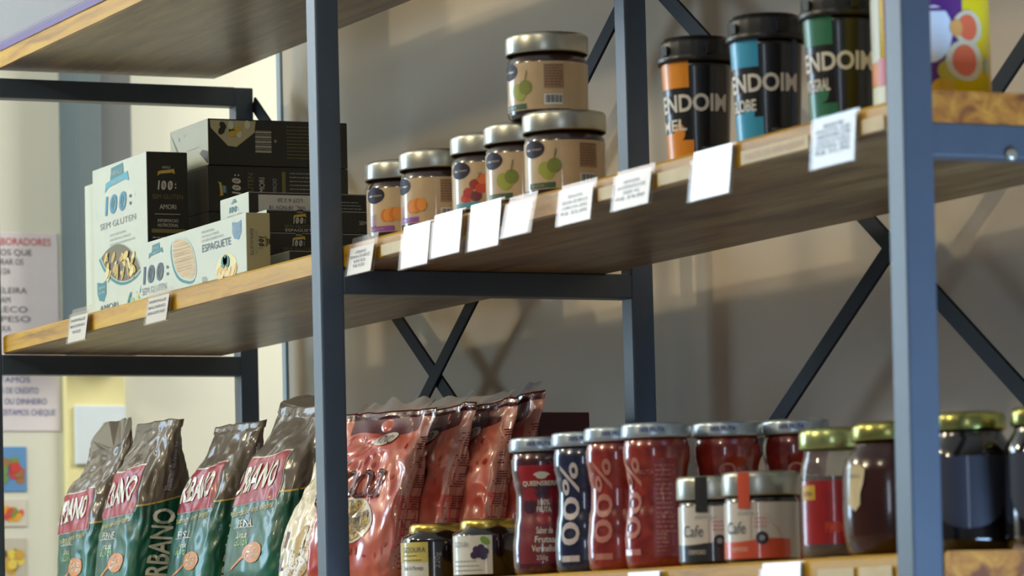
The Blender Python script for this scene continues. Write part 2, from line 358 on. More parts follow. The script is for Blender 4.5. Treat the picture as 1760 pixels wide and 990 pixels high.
# ------------------------------------------------------------------ cartons
CREAMC = pm('cream_carton', (204, 212, 196), .42, coat=.15); DARKC = pm('dark_olive_carton', (34, 36, 28), .42, coat=.15)
TEAL = pm('teal_print', (52, 128, 138), .5); GOLDP = pm('gold_print', (196, 168, 60), .5); LIGHTP = pm('light_print', (196, 196, 186), .5)
SLATE = pm('slate_print', (66, 84, 100), .5); OLIVE = pm('olive_print', (112, 110, 62), .5); PALEP = pm('pale_green_print', (196, 208, 190), .5)
PASTA = splotch('pasta_pieces', (120, 92, 34), (232, 206, 96), 60, .38, .62, .35, .6, (206, 170, 60), bump=.6)
SPAG = wood('spaghetti_strands', [(.3, (168, 138, 92)), (.5, (206, 180, 132)), (.7, (222, 202, 160))], scale=(3, 60, 120), rough=.5, coat=0)
def logo100(b, s, ca, cb, h, mt, dots=None, rot=0, st=1):
    if st != 1:
        s_ = s; s = lambda a, bb, off=0: s_(ca+(a-ca)*st, bb, off)
    c, n = math.cos(rot), math.sin(rot)
    for ch, q in (('1', -.66), ('0', -.10), ('0', .64)): b.text(s, ch, ca+q*h*c, cb+q*h*n, h, mt, bold=.02, shear=.12, sx=.86, rot=rot)
    for k in (0, 1, 2):     # slashes through the zeros
        if k: b.text(s, '/', ca+(k*.74-.84)*h*c, cb+(k*.74-.84)*h*n, h*.9, mt, rot=rot, off=.0009)
    for q in (-.28, .1): b.disc(s, ca+(1.25*h)*c-(q*h)*n, cb+1.25*h*n+(q*h)*c, h*.09, h*.09, dots or mt, n=10)
def badge(b, s, ca, cb, w, mt, ribbon, txt=LIGHTP, rot=0, st=1):
    if st != 1:
        s_ = s; s = lambda a, bb, off=0: s_(ca+(a-ca)*st, bb, off); w = w/st
    c, n = math.cos(rot), math.sin(rot); g = lambda x, y: (ca+x*w*c-y*w*n, cb+x*w*n+y*w*c)
    b.poly(s, [g(-.28, -.05), g(.30, 0), g(.28, .38), g(-.22, .34)], mt, .0004)
    b.poly(s, [g(-.5, -.32), g(-.36, -.2), g(.36, -.12), g(.52, -.2), g(.46, .1), g(.3, .06), g(-.3, -.02), g(-.46, -.06)], ribbon, .0006)
    b.text(s, 'FARFALLE', *g(.02, .17), w*.14, txt, rot=rot+.03, wid=w*.46)
    b.text(s, 'PREMIUM', *g(.02, -.09), w*.08, txt, rot=rot+.06, wid=w*.42)
def shield(b, s, ca, cb, w, mt):
    b.poly(s, [(ca-w*.5, cb+w*.75), (ca+w*.1, cb+w*.6), (ca+w*.5, cb+w*.75), (ca+w*.5, cb-.2*w), (ca+w*.2, cb-w*.75), (ca-w*.3, cb-w*.6), (ca-w*.5, cb-.1*w)], mt, .0004)
    for i, t in enumerate(('SEM', 'GLUTEN')): b.text(s, t, ca, cb+w*(.3-.35*i), w*.2, LIGHTP, wid=w*.7)
def leafshape(t): return 1-.16*math.cos(2*t)**2
def carton(name, label, x0, x1, y0, y1, z0, h, mt, group=None, decor=None, cat='box', flaps=True, rz=0):
    cx, cy = (x0+x1)/2, (y0+y1)/2; w, d = x1-x0, y1-y0
    r = thing(name, label, cat, (cx, cy, z0), rz, group)
    b = MB(); b.rbox(-w/2, w/2, -d/2, d/2, 0, h, mt, r=.0012, seg=2)
    fr = flat((-w/2, -d/2, 0), (1, 0, 0), (0, 0, 1)); sd = flat((w/2, -d/2, 0), (0, 1, 0), (0, 0, 1)); tp = flat((-w/2, -d/2, h), (1, 0, 0), (0, 1, 0))
    if decor: decor(b, fr, sd, tp, w, d, h)
    b.build('carton', r)
    return r, w, d, h

def amori(b, fr, sd, tp, w, d, h):
    badge(b, fr, w*.46, h*.895, w*.44, TEAL, pm('light_teal', (84, 164, 184), .5), st=2.1)
    logo100(b, fr, w*.42, h*.735, h*.125, st=2.0, mt= pm('blue_teal', (70, 140, 170), .5), dots=SLATE)
    b.text(fr, 'SEM GLUTEN', w*.47, h*.605, h*.042, GREYP, wid=w*.66)
    for i in range(3): b.text(fr, '100% ' + ['NATURAL', 'MILHO E ARROZ', 'SEM CONSERVANTES'][i], w*.32, h*(.53-.032*i), h*.016, GREYP, align='l', wid=w*(.3+.08*i))
    c0, c1 = w*.50, h*.335
    def pts(k):
        o = []
        for sg in (1, -1):
            for q in range(9):
                u = q/9 if sg > 0 else 1-q/9; bl = math.sin(math.pi*u)**.8*sg
                o.append((c0+w*k*(-.36+.74*u+.03*bl), c1+h*k*(.065-.145*u+(.125 if sg > 0 else .115)*bl)))
        return o
    b.poly(fr, [(x-.004, y-.003) for x, y in pts(1.06)], TEAL, .0003); b.poly(fr, pts(1.03), CREAMC, .0005)
    b.poly(fr, pts(.98), pm('window_dark', (84, 74, 44), .3, coat=.6), .0007)
    rnd = random.Random(5)
    for i in range(26):
        x = rnd.uniform(-.27, .27); y = rnd.uniform(-.08, .045)-.15*x*.3
        if abs(x) < .26: b.disc(fr, c0+w*x, c1+h*y, w*rnd.uniform(.03, .06), h*rnd.uniform(.012, .028), pm('amori_%d' % (i % 3), [(222, 196, 88), (196, 160, 60), (236, 220, 150)][i % 3], .4, coat=.5), n=9, off=.0009+.00006*i, rot=rnd.random()*3, rings=1)
    shield(b, (lambda a, bb, off=0: fr(w*.15+(a-w*.15)*2, bb, off)), w*.15, h*.175, w*.085, TEAL); b.text(fr, 'AMORI', w*.28, h*.065, h*.042, SLATE, wid=w*.34)
    for i in range(14):
        b.disc(fr, w*rnd.uniform(.66, .97), h*rnd.uniform(.035, .13), w*.05, h*.016, [TEAL, PALEP, pm('amori_0', 0), pm('leaf_print', (150, 190, 140), .5)][i % 4], n=8, off=.0004+.00005*i, rot=rnd.random()*3, rings=1)
    for sg in (-1, 1): b.text(fr, 'Y', w*(.42+sg*.36)+.002, h*(.72+.03*sg), h*.03, PALEP, rot=sg*.4)
    badge(b, sd, d*.47, h*.88, d*.42, DARKC, GOLDP); logo100(b, sd, d*.43, h*.785, h*.06, LIGHTP)
    b.text(sd, 'SEM GLUTEN', d*.5, h*.71, h*.03, OLIVE, wid=d*.74); b.text(sd, 'AMORI', d*.5, h*.645, h*.032, LIGHTP, wid=d*.4)
    b.patch(sd, d*.18, d*.80, h*.595, h*.598, LIGHTP); b.text(sd, 'INFORMACAO', d*.5, h*.555, h*.022, LIGHTP, wid=d*.5); b.text(sd, 'NUTRICIONAL', d*.5, h*.525, h*.022, LIGHTP, wid=d*.5)
    b.patch(sd, d*.10, d*.92, h*.475, h*.50, OLIVE); b.lines(sd, d*.12, d*.6, h*.44, 10, h*.034, h*.008, GREYP, 3); b.lines(sd, d*.55, d*.9, h*.44, 6, h*.034, h*.008, GREYP, 4)
MTA = {'*': CREAMC, 'r': DARKC, 'l': DARKC, 't': DARKC}
ya = at_x(322, 272, -.836).y
carton('pasta_box', 'tall cream pasta box with window and AMORI lettering, standing at the shelf front', -1.07, -.836, .08, ya, ZMT, .2165, MTA, 'gluten free pasta boxes', amori)
xa = X_of(150, .16, 1.6)
carton('pasta_box', 'cream pasta box mostly hidden behind the tall window box, only its left edge showing', xa, xa+.22, .158, .218, ZMT, at_y(152, 318, .158).z-ZMT, MTA, 'gluten free pasta boxes', None)

def espag(b, fr, sd, tp, w, d, h):
    badge(b, fr, w*.155, h*.80, w*.14, TEAL, TEAL, st=2.2); logo100(b, fr, w*.12, h*.42, h*.32, SLATE, st=2.0); b.text(fr, 'SEM GLUTEN', w*.135, h*.13, h*.13, GREYP, wid=w*.24)
    c0, c1 = w*.43, h*.51
    def pts(k):
        o = []
        for q in range(22):
            a = -2*math.pi*q/22; c_, s_ = math.cos(a), math.sin(a); x = abs(c_)**.7*(1 if c_ > 0 else -1)*.105; y = abs(s_)**.85*(1 if s_ > 0 else -1)*.37
            o.append((c0+w*k*(x-y*.06), c1+h*k*(y-x*.9)))
        return o
    b.poly(fr, [(x-.0045, y-.003) for x, y in pts(1.08)], TEAL, .0003); b.poly(fr, pts(1.07), PALEP, .0005); b.poly(fr, pts(.96), SPAG, .0007)
    for i in range(9): b.patch(fr, c0-w*.085+w*.003*i, c0+w*.055+w*.003*i, c1+h*(.24-.055*i), c1+h*(.245-.055*i), pm('strand_gap', (150, 120, 76), .5), off=.0009)
    for i in range(3): b.text(fr, '100% '+['NATURAL', 'MILHO E ARROZ', 'SEM CONSERVANTES'][i], w*.60, h*(.88-.075*i), h*.045, GREYP, align='l', wid=w*(.12+.04*i))
    b.text(fr, 'ESPAGUETE', w*.735, h*.60, h*.135, SLATE, wid=w*.26); shield(b, (lambda a, bb, off=0: fr(w*.92+(a-w*.92)*2, bb, off)), w*.92, h*.74, w*.04, pm('blue_shield', (96, 140, 170), .5))
    b.disc(fr, w*.82, h*.10, w*.10, h*.30, pm('pale_yellow_print', (236, 226, 170), .5), off=.0003, shape=lambda t: 1 if math.sin(t) > -.3 else .3)
    rnd = random.Random(8)
    for i in range(16): b.disc(fr, w*(.82+rnd.uniform(-.08, .08)), h*(.10+rnd.uniform(-.07, .09)), w*.022, h*.05, pm('noodle_%d' % (i % 2), [(226, 190, 110), (240, 214, 150)][i % 2], .5), n=9, off=.0005+.00004*i, rings=1, rot=rnd.random())
    for q in (-.5, 0, .5): b.disc(fr, w*(.815+q*.035), h*(.29-abs(q)*.06), w*.02, h*.10, pm('basil_print', (54, 128, 112), .5), n=10, off=.0013, rot=-q*1.2, rings=1)
    b.text(fr, '500g', w*.62, h*.06, h*.1, GREYP, wid=w*.05)
    b.text(sd, 'ESPAGUETE', d*.22, h*.5, d*.13, SLATE, rot=-math.pi/2, wid=h*.45); b.text(sd, 'SEM GLUTEN', d*.42, h*.5, d*.09, GREYP, rot=-math.pi/2, wid=h*.4)
    logo100(b, sd, d*.62, h*.52, d*.22, DARKC, rot=-math.pi/2); badge(b, sd, d*.84, h*.52, d*.4, DARKC, OLIVE, rot=-math.pi/2)
OLC = pm('olive_cream_carton', (176, 172, 134), .5)
ye = at_x(464, 369, -.334).y
carton('pasta_box', 'long cream spaghetti box standing on its edge at the shelf front', -.738, -.334, .0345, ye, ZMT, 1.5915-ZMT, {'*': CREAMC, 'r': OLC, 't': OLC}, 'gluten free pasta boxes', espag)

def amori_lying(b, fr, sd, tp, w, d, h, k=0):
    rot = 0
    if k == 0:
        b.poly(sd, [(0.003, h-.002), (d*.34, h-.002), (d*.33, h*.72), (d*.20, h*.40), (d*.14, h*.42), (d*.02, h*.8)], pm('faded_photo', (176, 172, 140), .5), .0004)
        rnd = random.Random(2)
        for i in range(9): b.disc(sd, d*rnd.uniform(.09, .28), h*rnd.uniform(.6, .9), d*.03, h*.07, [GOLDP, DARKC, PALEP][i % 3], n=9, off=.0006+.00005*i, rings=1, rot=rnd.random()*3)
        for i in range(14): b.patch(sd, d*.335, d*.45, h*(.30+.035*i), h*(.30+.035*i+.009+.013*(i % 3 == 0)), LIGHTP)
        b.text(sd, '*', d*.485, h*.55, h*.12, LIGHTP, rot=1.57); b.lines(sd, d*.56, d*.84, h*.86, 10, h*.075, h*.018, OLIVE, 6)
        b.patch(sd, d*.865, d*.875, h*.2, h*.88, OLIVE); b.text(sd, 'MASSA ALIMENTICIA', d*.91, h*.5, d*.02, GREYP, rot=-1.57, wid=h*.55)
        b.text(fr, '9', w*.25, h*.75, h*.12, GREYP); b.text(fr, '180', w*.4, h*.8, h*.05, GREYP)
        b.poly(fr, [(0.001, h*.98), (w*.20, h*.45), (w*.22, h*.5), (w*.04, h*.9)], OLIVE, .0004); b.poly(fr, [(w*.78, h*.30), (w-.001, h*.02), (w-.001, h*.30), (w*.86, h*.36)], DARKC, .0004)
        b.patch(fr, w*.45, w*.78, h*.44, h*.455, GREYP)
    else:
        badge(b, sd, d*.10, h*.5, h*.30, TEAL, GOLDP, rot=-1.57); logo100(b, sd, d*.20, h*.55, h*.2, LIGHTP, rot=1.57)
        b.text(sd, 'GLUTEN', d*.30, h*.55, h*.13, OLIVE, rot=1.57, wid=h*.6); b.text(sd, 'AMORI', d*.38, h*.55, h*.13, LIGHTP, rot=1.57, wid=h*.42)
        b.text(sd, 'INFORMACAO', d*.47, h*.5, h*.1, GREYP, rot=1.57, wid=h*.5); b.patch(sd, d*.525, d*.55, h*.1, h*.9, OLIVE)
        b.lines(sd, d*.58, d*.78, h*.86, 9, h*.085, h*.02, GREYP, 7)
        for i in range(12): b.patch(sd, d*.80, d*.9, h*(.28+.04*i), h*(.29+.04*i+.01*(i % 3 == 0)), LIGHTP)
GREYC = pm('grey_green_carton', (176, 178, 158), .5)
yd = at_x(597, 240, -.82).y; hb = (at_y(350, 202, .16).z-ZMT)/4
names = ['dark pasta box lying at the bottom of the taller dark stack', 'dark pasta box lying second from the bottom of the taller dark stack',
         'dark pasta box with 100 lettering turned sideways, lying under the top box of the stack', 'dark pasta box with grey end, barcode side out, lying topmost of the taller dark stack']
for i in range(4):
    dx = (0, .004, .0, .0)[i]
    carton('pasta_box', names[i], -.976+dx+(.05 if i < 3 else 0), -.82+dx, .16+.002*i, yd-.006*(3-i)*0, ZMT+hb*i, hb-.0006, {'*': DARKC, 'f': GREYC if i == 3 else pm('brown_dark_carton', (44, 36, 30), .5)}, 'dark pasta boxes in the taller stack',
           (lambda *a, k=i: amori_lying(*a, k=0 if k == 3 else 1)))

def spag_lying(b, fr, sd, tp, w, d, h, k=0):
    b.patch(sd, d*.0, d, h*.955, h*.985, GREYP, off=.0002)
    if k == 3:
        badge(b, fr, w*.5, h*.74, h*.62, TEAL, TEAL, st=2); logo100(b, fr, w*.45, h*.42, h*.26, TEAL, st=2); b.text(fr, 'ESPAGUETE', w*.52, h*.12, h*.12, GREYP, wid=w*.5)
        b.patch(sd, d*.05, d*.35, h*.12, h*.88, pm('sticker', (206, 206, 196), .5))
        b.text(sd, 'LOT 6 2 20', d*.215, h*.64, h*.17, PRINT, rot=math.pi, wid=d*.13); b.text(sd, 'VAL. 18 NOV 18', d*.20, h*.32, h*.17, PRINT, rot=math.pi, wid=d*.19)
        b.text(sd, 'VALIDO 7', d*.335, h*.5, h*.12, PRINT, rot=1.57, wid=h*.7)
        for i in range(14): b.patch(sd, d*(.75+.010*i), d*(.753+.010*i+.003*(i % 3 == 0)), h*.2, h*.8, LIGHTP)
        b.lines(sd, d*.48, d*.6, h*.6, 3, h*.14, h*.04, GREYP, 6)
    else:
        c = .17 if k == 2 else .15
        badge(b, sd, d*c, h*.80, h*.6, DARKC, GOLDP); logo100(b, sd, d*(c-.01), h*.55, h*.27, LIGHTP); b.text(sd, 'SEM GLUTEN', d*c, h*.29, h*.13, OLIVE, wid=d*.16); b.text(sd, 'ESPAGUETE', d*c, h*.12, h*.13, LIGHTP, wid=d*.15)
        b.text(sd, 'SEM CONSUMIR COZIMENTO AO CONTROLE', d*.73, h*.5, h*.17, LIGHTP, wid=d*.5); b.text(sd, 'www.farfalle', d*.78, h*.3, h*.10, GREYP, wid=d*.12)
        b.lines(sd, d*.72, d*.9, h*.2, 2, h*.1, h*.04, GREYP, 5)
hs = (1.6385-ZMT)/4
lab = ['dark spaghetti box lowest of the flat pile, showing a pale end flap', 'dark spaghetti box second from the bottom of the flat pile', 'dark spaghetti box with ESPAGUETE print, second from the top of the flat pile', 'flat spaghetti box with date sticker and pale mint end, topmost of its pile']
for i, px in enumerate((497, 463, 458, 427)):
    x1 = X_of(px, .10, ZMT+hs*(i+1)); carton('pasta_box', lab[i], x1-.107, x1, .10, .37, ZMT+hs*i, hs-.0005, {'*': DARKC, 'f': CREAMC if i else GREYC}, 'flat spaghetti boxes', (lambda *a, k=i: spag_lying(*a, k=k)))

# carton on the very top shelf
def topc(b, fr, sd, tp, w, d, h):
    PUR = pm('purple_print', (104, 88, 150), .5); b.patch(fr, 0, w, .0, .010, PUR); b.patch(fr, 0, w, .0115, .0125, PUR); b.patch(fr, 0, w, .0155, .018, pm('mauve_print', (150, 140, 165), .5))
carton('display_box', 'light grey box with purple stripe along its base on the top shelf', -S+.002, -.86, T+.002, .26, ZUT, .17, {'*': pm('light_grey_carton', (150, 152, 156), .6)}, None, topc)

# ------------------------------------------------------------------ squat jars on the middle shelf
KRAFT = pm('kraft_label', (198, 172, 132), .45, coat=1, vary=.08, vscale=80); DKFOOD = pm('dark_preserve', (52, 36, 30), .25, coat=.8)
NAVY = pm('aubergine_print', (32, 24, 42), .5, spec=.2)
def cyl(r, th0, z0=0, rz=None):
    def s(a, bb, off=0):
        t = th0+a/r; rr = (rz(bb+z0) if rz else r)+off
        return Vector((rr*math.cos(t), rr*math.sin(t), z0+bb))
    return s
def squat(label, px, Y, z, kind, turn=0, group='squat jars with kraft labels', r=.0455, h=.0925, barcode=0):
    X = X_of(px, Y, z+h/2); t = thing('preserve_jar', label, 'jar', (X, Y, z), 0, group); th = facing(X, Y)
    k = h/.0925
    b = MB(); b.lathe([(r*.86, .0006), (r*.94, .0015), (r*.965, .005), (r*.965, .058*k), (r*.955, .064*k), (r*.87, .068*k), (r*.87, .074*k)], DKFOOD); b.build('glass_body', t)
    b = MB(); rl = r*.975; sf = cyl(rl, th)
    sf2 = cyl(rl, th)
    b.patch(sf2, -math.pi*rl, math.pi*rl*.999, .0075*k, .0595*k, KRAFT, 64, 1, off=0)
    def art(c):
        sf_ = cyl(rl, th); sf = lambda a, bb, off=0: sf_(c-.004+(a-c)*1.25, bb if off > .00085 or bb < .016 else (bb-.03*k)*1.12+.03*k, off)
        b.disc(sf, c-.004, .049*k, .0125, .0085, NAVY, off=.0004); b.text(sf, 'Senhor Artesano', c-.004, .049*k, .0028, KRAFT, off=.0007, wid=.019)
        if kind == 'squash':
            for q, (dx, dy) in enumerate(((0, 0), (.006, .0015))):
                for j in (-1, 0, 1): b.disc(sf, c+.012+dx+.0035*j, .027*k+dy, .0048, .0068, pm('squash_%d' % ((j+q) % 2), [(224, 140, 44), (206, 116, 34)][(j+q) % 2], .4), off=.0005+.0002*q+.00005*j)
            band = pm('purple_band', (136, 62, 150), .4)
        elif kind == 'tomato':
            for dx, dy, cc in ((0, 0, (176, 44, 34)), (.007, .008, (150, 36, 30)), (.013, .004, (196, 70, 40)), (.015, .013, (214, 110, 50)), (-.003, -.006, (200, 60, 50)), (.008, -.004, (110, 44, 52))):
                b.disc(sf, c+.006+dx, .026*k+dy, .0058, .0052, pm('tom%s' % (cc,), cc, .4), off=.0005+.0001*dx*100)
            b.text(sf, 'y', c+.018, .045*k, .006, OLIVE); band = pm('cyan_band', (44, 150, 176), .4)
        else:
            for dx, dy in ((0, 0), (.009, .003), (.003, -.003)):
                b.disc(sf, c+.008+dx, .029*k+dy, .0066, .0072, pm('grape%d' % int(dx*1000), [(150, 158, 50), (132, 142, 42), (116, 128, 40)][int(dx*300) % 3], .4), off=.0005+.0001*dx*100)
            b.text(sf, '|', c+.018, .044*k, .010, OLIVE, rot=-.2); band = pm('green_band', (46, 82, 50), .4)
        if kind == 'squash': b.text(sf, 'ABOBORA', c-.008, .020*k, .0035, pm('purple_band', 0), rot=1.57, wid=.017); b.text(sf, 'COM ESPECIARIAS', c-.004, .020*k, .0028, pm('purple_band', 0), rot=1.57, wid=.017)
        b.patch(sf, c-.010, c+.018, .0085*k, .0145*k, band, 6, 1); b.text(sf, 'ZERO ACUCAR', c, .0115*k, .0025, KRAFT, off=.0009, wid=.014)
    art(turn)
    if barcode:
        b.patch(sf, barcode-.008, barcode+.014, .030*k, .0565*k, pm('brown_text_block', (158, 126, 96), .5), 5, 1); b.lines(sf, barcode-.007, barcode+.013, .054*k, 8, .003, .0011, pm('brown_print', (112, 84, 66), .5), 4, off=.0006)
        b.patch(sf, barcode-.008, barcode+.012, .012*k, .0235*k, WHITE, 5, 1)
        for i in range(12): b.patch(sf, barcode-.0065+i*.0015, barcode-.0065+i*.0015+(.0009 if i % 3 else .0005), .014*k, .0225*k, BLACK, 1, 1, off=.0007)
    b.build('label', t)
    b = MB(); lz = .0715*k
    b.lathe([(r*.97, lz), (r*.985, lz-.0012), (r, lz+.001), (r, lz+.0165*k), (r*.985, h-.0018), (r*.95, h-.0004), (r*.90, h), (.0, h)], SILVER, cap=False); b.build('lid', t)
    return t
squat('squat jar of squash preserve, leftmost of the kraft label jars', 694, .085, ZMT, 'squash', -.030)
squat('squat jar with squash picture and barcode, second from the left in the jar row', 754, .085, ZMT, 'squash', -.043, barcode=.010)
squat('squat jar with red tomato picture and cyan band, middle of the jar row', 844, .085, ZMT, 'tomato', -.031)
squat('squat jar with green grapes picture, overlapped by the front jar of the row', 903, .085, ZMT, 'grape', -.033)
squat('squat jar with green grapes picture, nearest of the row, carrying another jar', 971, .085, ZMT, 'grape', -.029, barcode=.024)
squat('squat jar stacked on top of the other kraft label jars', 941, .092, ZMT+.0928, 'grape', -.043, barcode=.004)

# ------------------------------------------------------------------ black tubs
def tub(label, px, Y, col, sub, wt, drk, mark=0):
    h = .132; X = X_of(px, Y, ZMT+h/2); t = thing('peanut_butter_tub', label, 'tub', (X, Y, ZMT), 0, 'black tubs with screw lids'); th = facing(X, Y)
    BT = pm('black_tub', (20, 20, 22), .3, coat=.3); rz = lambda z: .0305+.0055*z/.11
    b = MB(); b.lathe([(.028, .0004), (.0300, .002), (rz(.006), .006), (rz(.05), .05), (rz(.1), .1), (rz(.108), .108)], BT); b.build('tub_body', t)
    b = MB(); sf = cyl(.034, th, 0, rz); c = pm('tubcol%s' % (col,), col, .35, coat=.3)
    b.patch(sf, -.055, -.008, .079, .106, c, 10, 2); b.patch(sf, -.055, -.022, .004, .034, c, 7, 2); b.patch(sf, -.024, -.005, .004, .026+.002*mark, c, 5, 1); b.disc(sf, -.021, .034, .007, .009, c)
    if drk: b.patch(sf, .026, .033, .004, .106, pm('navy_stripe', (34, 56, 98), .4), 3, 4)
    b.text(sf, 'ENDOIM', -.007, .064, .0175, pm('tub_letters', (226, 224, 216), .4), bold=.028, wid=.080); b.text(sf, sub, -.030, .042, .0115, pm('tub_letters', 0), align='c', bold=.025, wid=.036)
    b.text(sf, 'PESO', .010, .017, .003, GREYP, wid=.013); b.text(sf, wt, .011, .010, .0065, GREYP, bold=.01, wid=.016); b.build('label', t)
    b = MB(); rib = lambda a, z: 1+(.012 if (int(a*22/math.pi) % 2 and z > .114) else 0)
    b.lathe([(.0360, .1075), (.0392, .1055), (.0398, .108), (.0396, .1125), (.0372, .115), (.0370, .1255), (.0355, .1285), (.0330, .129), (.032, .132), (0, .132)], BLACK, n=88, cap=False, wob=rib)
    b.build('lid', t)
    for q in (-.9, .35):
        b = MB(); sf = cyl(.0395, th); b.rbox(-.004, .004, -.001, .0022, 0, .010, BLACK, r=.0006, xf=lambda p, q=q: Matrix.Rotation(th+q+math.pi/2, 3, 'Z') @ (p+Vector((0, -.0402, .112)))); b.build('lid_tab', t)
    return t
tub('black tub with orange blocks and ENDOIM lettering, lowest in view', 1199, .10, (232, 146, 24), 'MEL', '500g', 0, 0)
tub('black tub with bright blue blocks, between the orange and green tubs', 1319, .10, (52, 160, 206), 'GLOBE', '450g', 1, 2)
tub('black tub with dark green blocks, nearest to the right post', 1447, .10, (40, 116, 86), 'INTEGRAL', '450g', 0, -1)

# bright canister behind the right post
def canister():
    Y = .10; X = X_of(1601, Y, 1.56); r = .0535; t = thing('canister', 'yellow and purple canister with round food pictures, behind the right post', 'canister', (X, Y, ZMT)); th = facing(X, Y)
    YEL = pm('canister_yellow', (236, 210, 12), .35, coat=.4); PURP = pm('canister_purple', (96, 44, 120), .35, coat=.4); ORA = pm('canister_coral', (238, 112, 72), .4); CRE = pm('canister_cream', (226, 214, 180), .4)
    b = MB(); b.lathe([(r*.94, .0003), (r, .002), (r, .17), (r*.97, .173)], YEL, n=64); sf = cyl(r, th)
    k = r/.0535; P = lambda px: r*math.asin(max(-.999, min(.999, (px-1601)*.000512/r)))
    Zp = lambda py: (178-py)*.000515-.002-.0045
    b.patch(sf, P(1545), P(1612), Zp(150), Zp(-30), PURP, 10, 1, off=.0003); b.patch(sf, P(1611), P(1634), lambda q: Zp(146-36*q), Zp(-30), PURP, 6, 1, off=.0003)
    b.patch(sf, P(1633), P(1657), lambda q: Zp(110-80*q), Zp(-30), PURP, 6, 1, off=.0003)
    b.disc(sf, P(1604), Zp(48), .018, .026, pm('canister_white', (226, 234, 240), .4), off=.0006, rot=-.12)
    b.patch(sf, P(1600), P(1634), Zp(8), Zp(2), PURP, 4, 1, off=.0009)
    for cx, cy, rr in ((1667, 36, .0125), (1661, 94, .0150)):
        b.disc(sf, P(cx), Zp(cy), rr*1.35, rr*1.25, CRE, off=.0008); b.disc(sf, P(cx)-.001, Zp(cy), rr*.85, rr*.95, ORA, off=.0011)
    b.disc(sf, P(1645), Zp(38), .006, .008, pm('canister_peach', (234, 168, 92), .4), off=.0014)
    b.disc(sf, P(1632), Zp(112), .011, .010, pm('canister_olive', (206, 192, 60), .4), off=.0005); b.disc(sf, P(1621), Zp(142), .011, .009, pm('canister_amber', (226, 178, 44), .4), off=.0007)
    b.disc(sf, P(1696), Zp(100), .004, .008, pm('canister_aqua', (176, 206, 196), .4), off=.0007)
    for a0, a1, z0, z1, c in ((1493, 1512, 85, -30, (206, 214, 204)), (1494, 1508, 125, 86, (222, 132, 60)), (1508, 1520, 130, 80, (206, 120, 130)), (1497, 1522, 162, 128, (214, 220, 190)), (1520, 1545, 170, -30, (150, 60, 110))):
        b.patch(sf, P(a0), P(a1), Zp(z0), Zp(z1), pm('can%s' % (c,), c, .4), 3, 2, off=.0005)
    b.build('canister_body', t)
    b = MB(); b.lathe([(r*1.01, .173), (r*1.03, .175), (r*1.03, .186), (r*.98, .189), (0, .189)], pm('canister_white', 0), n=64, cap=False); b.build('lid', t)
canister()

# ------------------------------------------------------------------ price tags
def price_tag(label, p0, p1, y0, y1, tilt, style, z=None, fr=.28, ofs=0, lines=('FARFALLE', 'MACARRAO', 'R$ 8,20')):
    zt = ZM+TK if z is None else z; Yf = T-.0012-ofs
    pa = at_y(p0, y0, Yf); pb = at_y(p1, y0, Yf); w = pb.x-pa.x
    zc = pa.z; hh = (y1-y0)*((pa-CAM).dot(vd))/F
    c = thing('price_tag', label, 'price tag', ((pa.x+pb.x)/2, Yf, zc), 0, 'price tags in clear holders')
    n = Vector((0, -tilt, -hh))
    def xf(p): return Vector((p.x, 0, 0))+n*(p.z)+Vector((0, p.y, 0))      # p.z in 0..1 downwards
    b = MB(); b.rbox(-w/2, w/2, -.0008, 0, 0, 1, CLEAR, r=.0004, seg=1, xf=xf); 
    b.rbox(-w/2, w/2, -.0046, -.0036, fr*.6, 1, CLEAR, r=.0004, seg=1, xf=xf); b.rbox(-w/2, w/2, -.0046, 0, .985, 1.0, CLEAR, r=.0003, seg=1, xf=xf); b.build('holder', c)
    if style != 'empty':
        b = MB(); ins = .06*w; mt = WHITE if style == 'text' else pm('white_glare_card', (232, 234, 238), .3, coat=1, coat_rough=.2)  # on the middle shelf, plain white card stands in for window glare
        top = fr if style == 'text' else .02
        b.rbox(-w/2+ins, w/2-ins*.6, -.0034, -.0028, top, .975, mt, r=.0002, seg=1, xf=xf)
        sf = lambda a, bb, off=0: xf(Vector((a, -.0034-off, 1-bb/hh)))
        if style == 'text':
            for i, tt in enumerate(lines): b.text(sf, tt, 0, hh*(1-fr-.13-(.62-.0)*i/max(1, len(lines))*(1-fr)*1.05), hh*.082, PRINT, wid=w*(.42 if len(tt) < 8 else .74), off=.0009, bold=.02)
        b.build('card', c)
    return c
price_tag('small price tag under the tall cream pasta box, farthest left', 125, 158, 533, 592, .007, 'text', fr=.22)
price_tag('price tag below the long cream spaghetti box', 259, 298, 503, 560, .007, 'text', fr=.2, lines=('FARFALLE', 'MACARRAO', 'ESPAGUETE R$ 8'))
price_tag('tilted price tag in a clear holder just right of the middle post', 607, 652, 410, 477, .008, 'text', fr=.28, lines=('URBANO', 'FARINHA DE ARROZ', '1KG', 'R$ 9,30'))
price_tag('tag painted white for glare, leftmost and lowest of the three white tags', 696, 747, 390, 466, .006, 'blank')
price_tag('tag painted white for glare, between two others, partly overlapping the lower one', 749, 802, 370, 447, .006, 'blank', ofs=.0058)
price_tag('tag painted bright white for glare, under the grape picture jars', 811, 869, 353, 436, .006, 'blank', ofs=.0002)
price_tag('empty clear tag holder beside the tag painted white for glare', 877, 926, 340, 412, .010, 'empty', ofs=.006)
price_tag('price tag below the nearest squat jar', 967, 1028, 320, 392, .006, 'text', fr=.2, lines=('SENHOR', 'GELEIA DE MACA', 'COM UVA 200G', 'R$ 22,00'))
price_tag('price tag in front of the back post, between the jars and the tubs', 1062, 1128, 296, 366, .006, 'text', fr=.2, lines=('SENHOR', 'ANTEPASTO DE', '200 G', 'R$ 24,00'))
price_tag('bluish shiny price tag painted white for glare, below the orange tub', 1194, 1267, 262, 350, .006, 'blank')
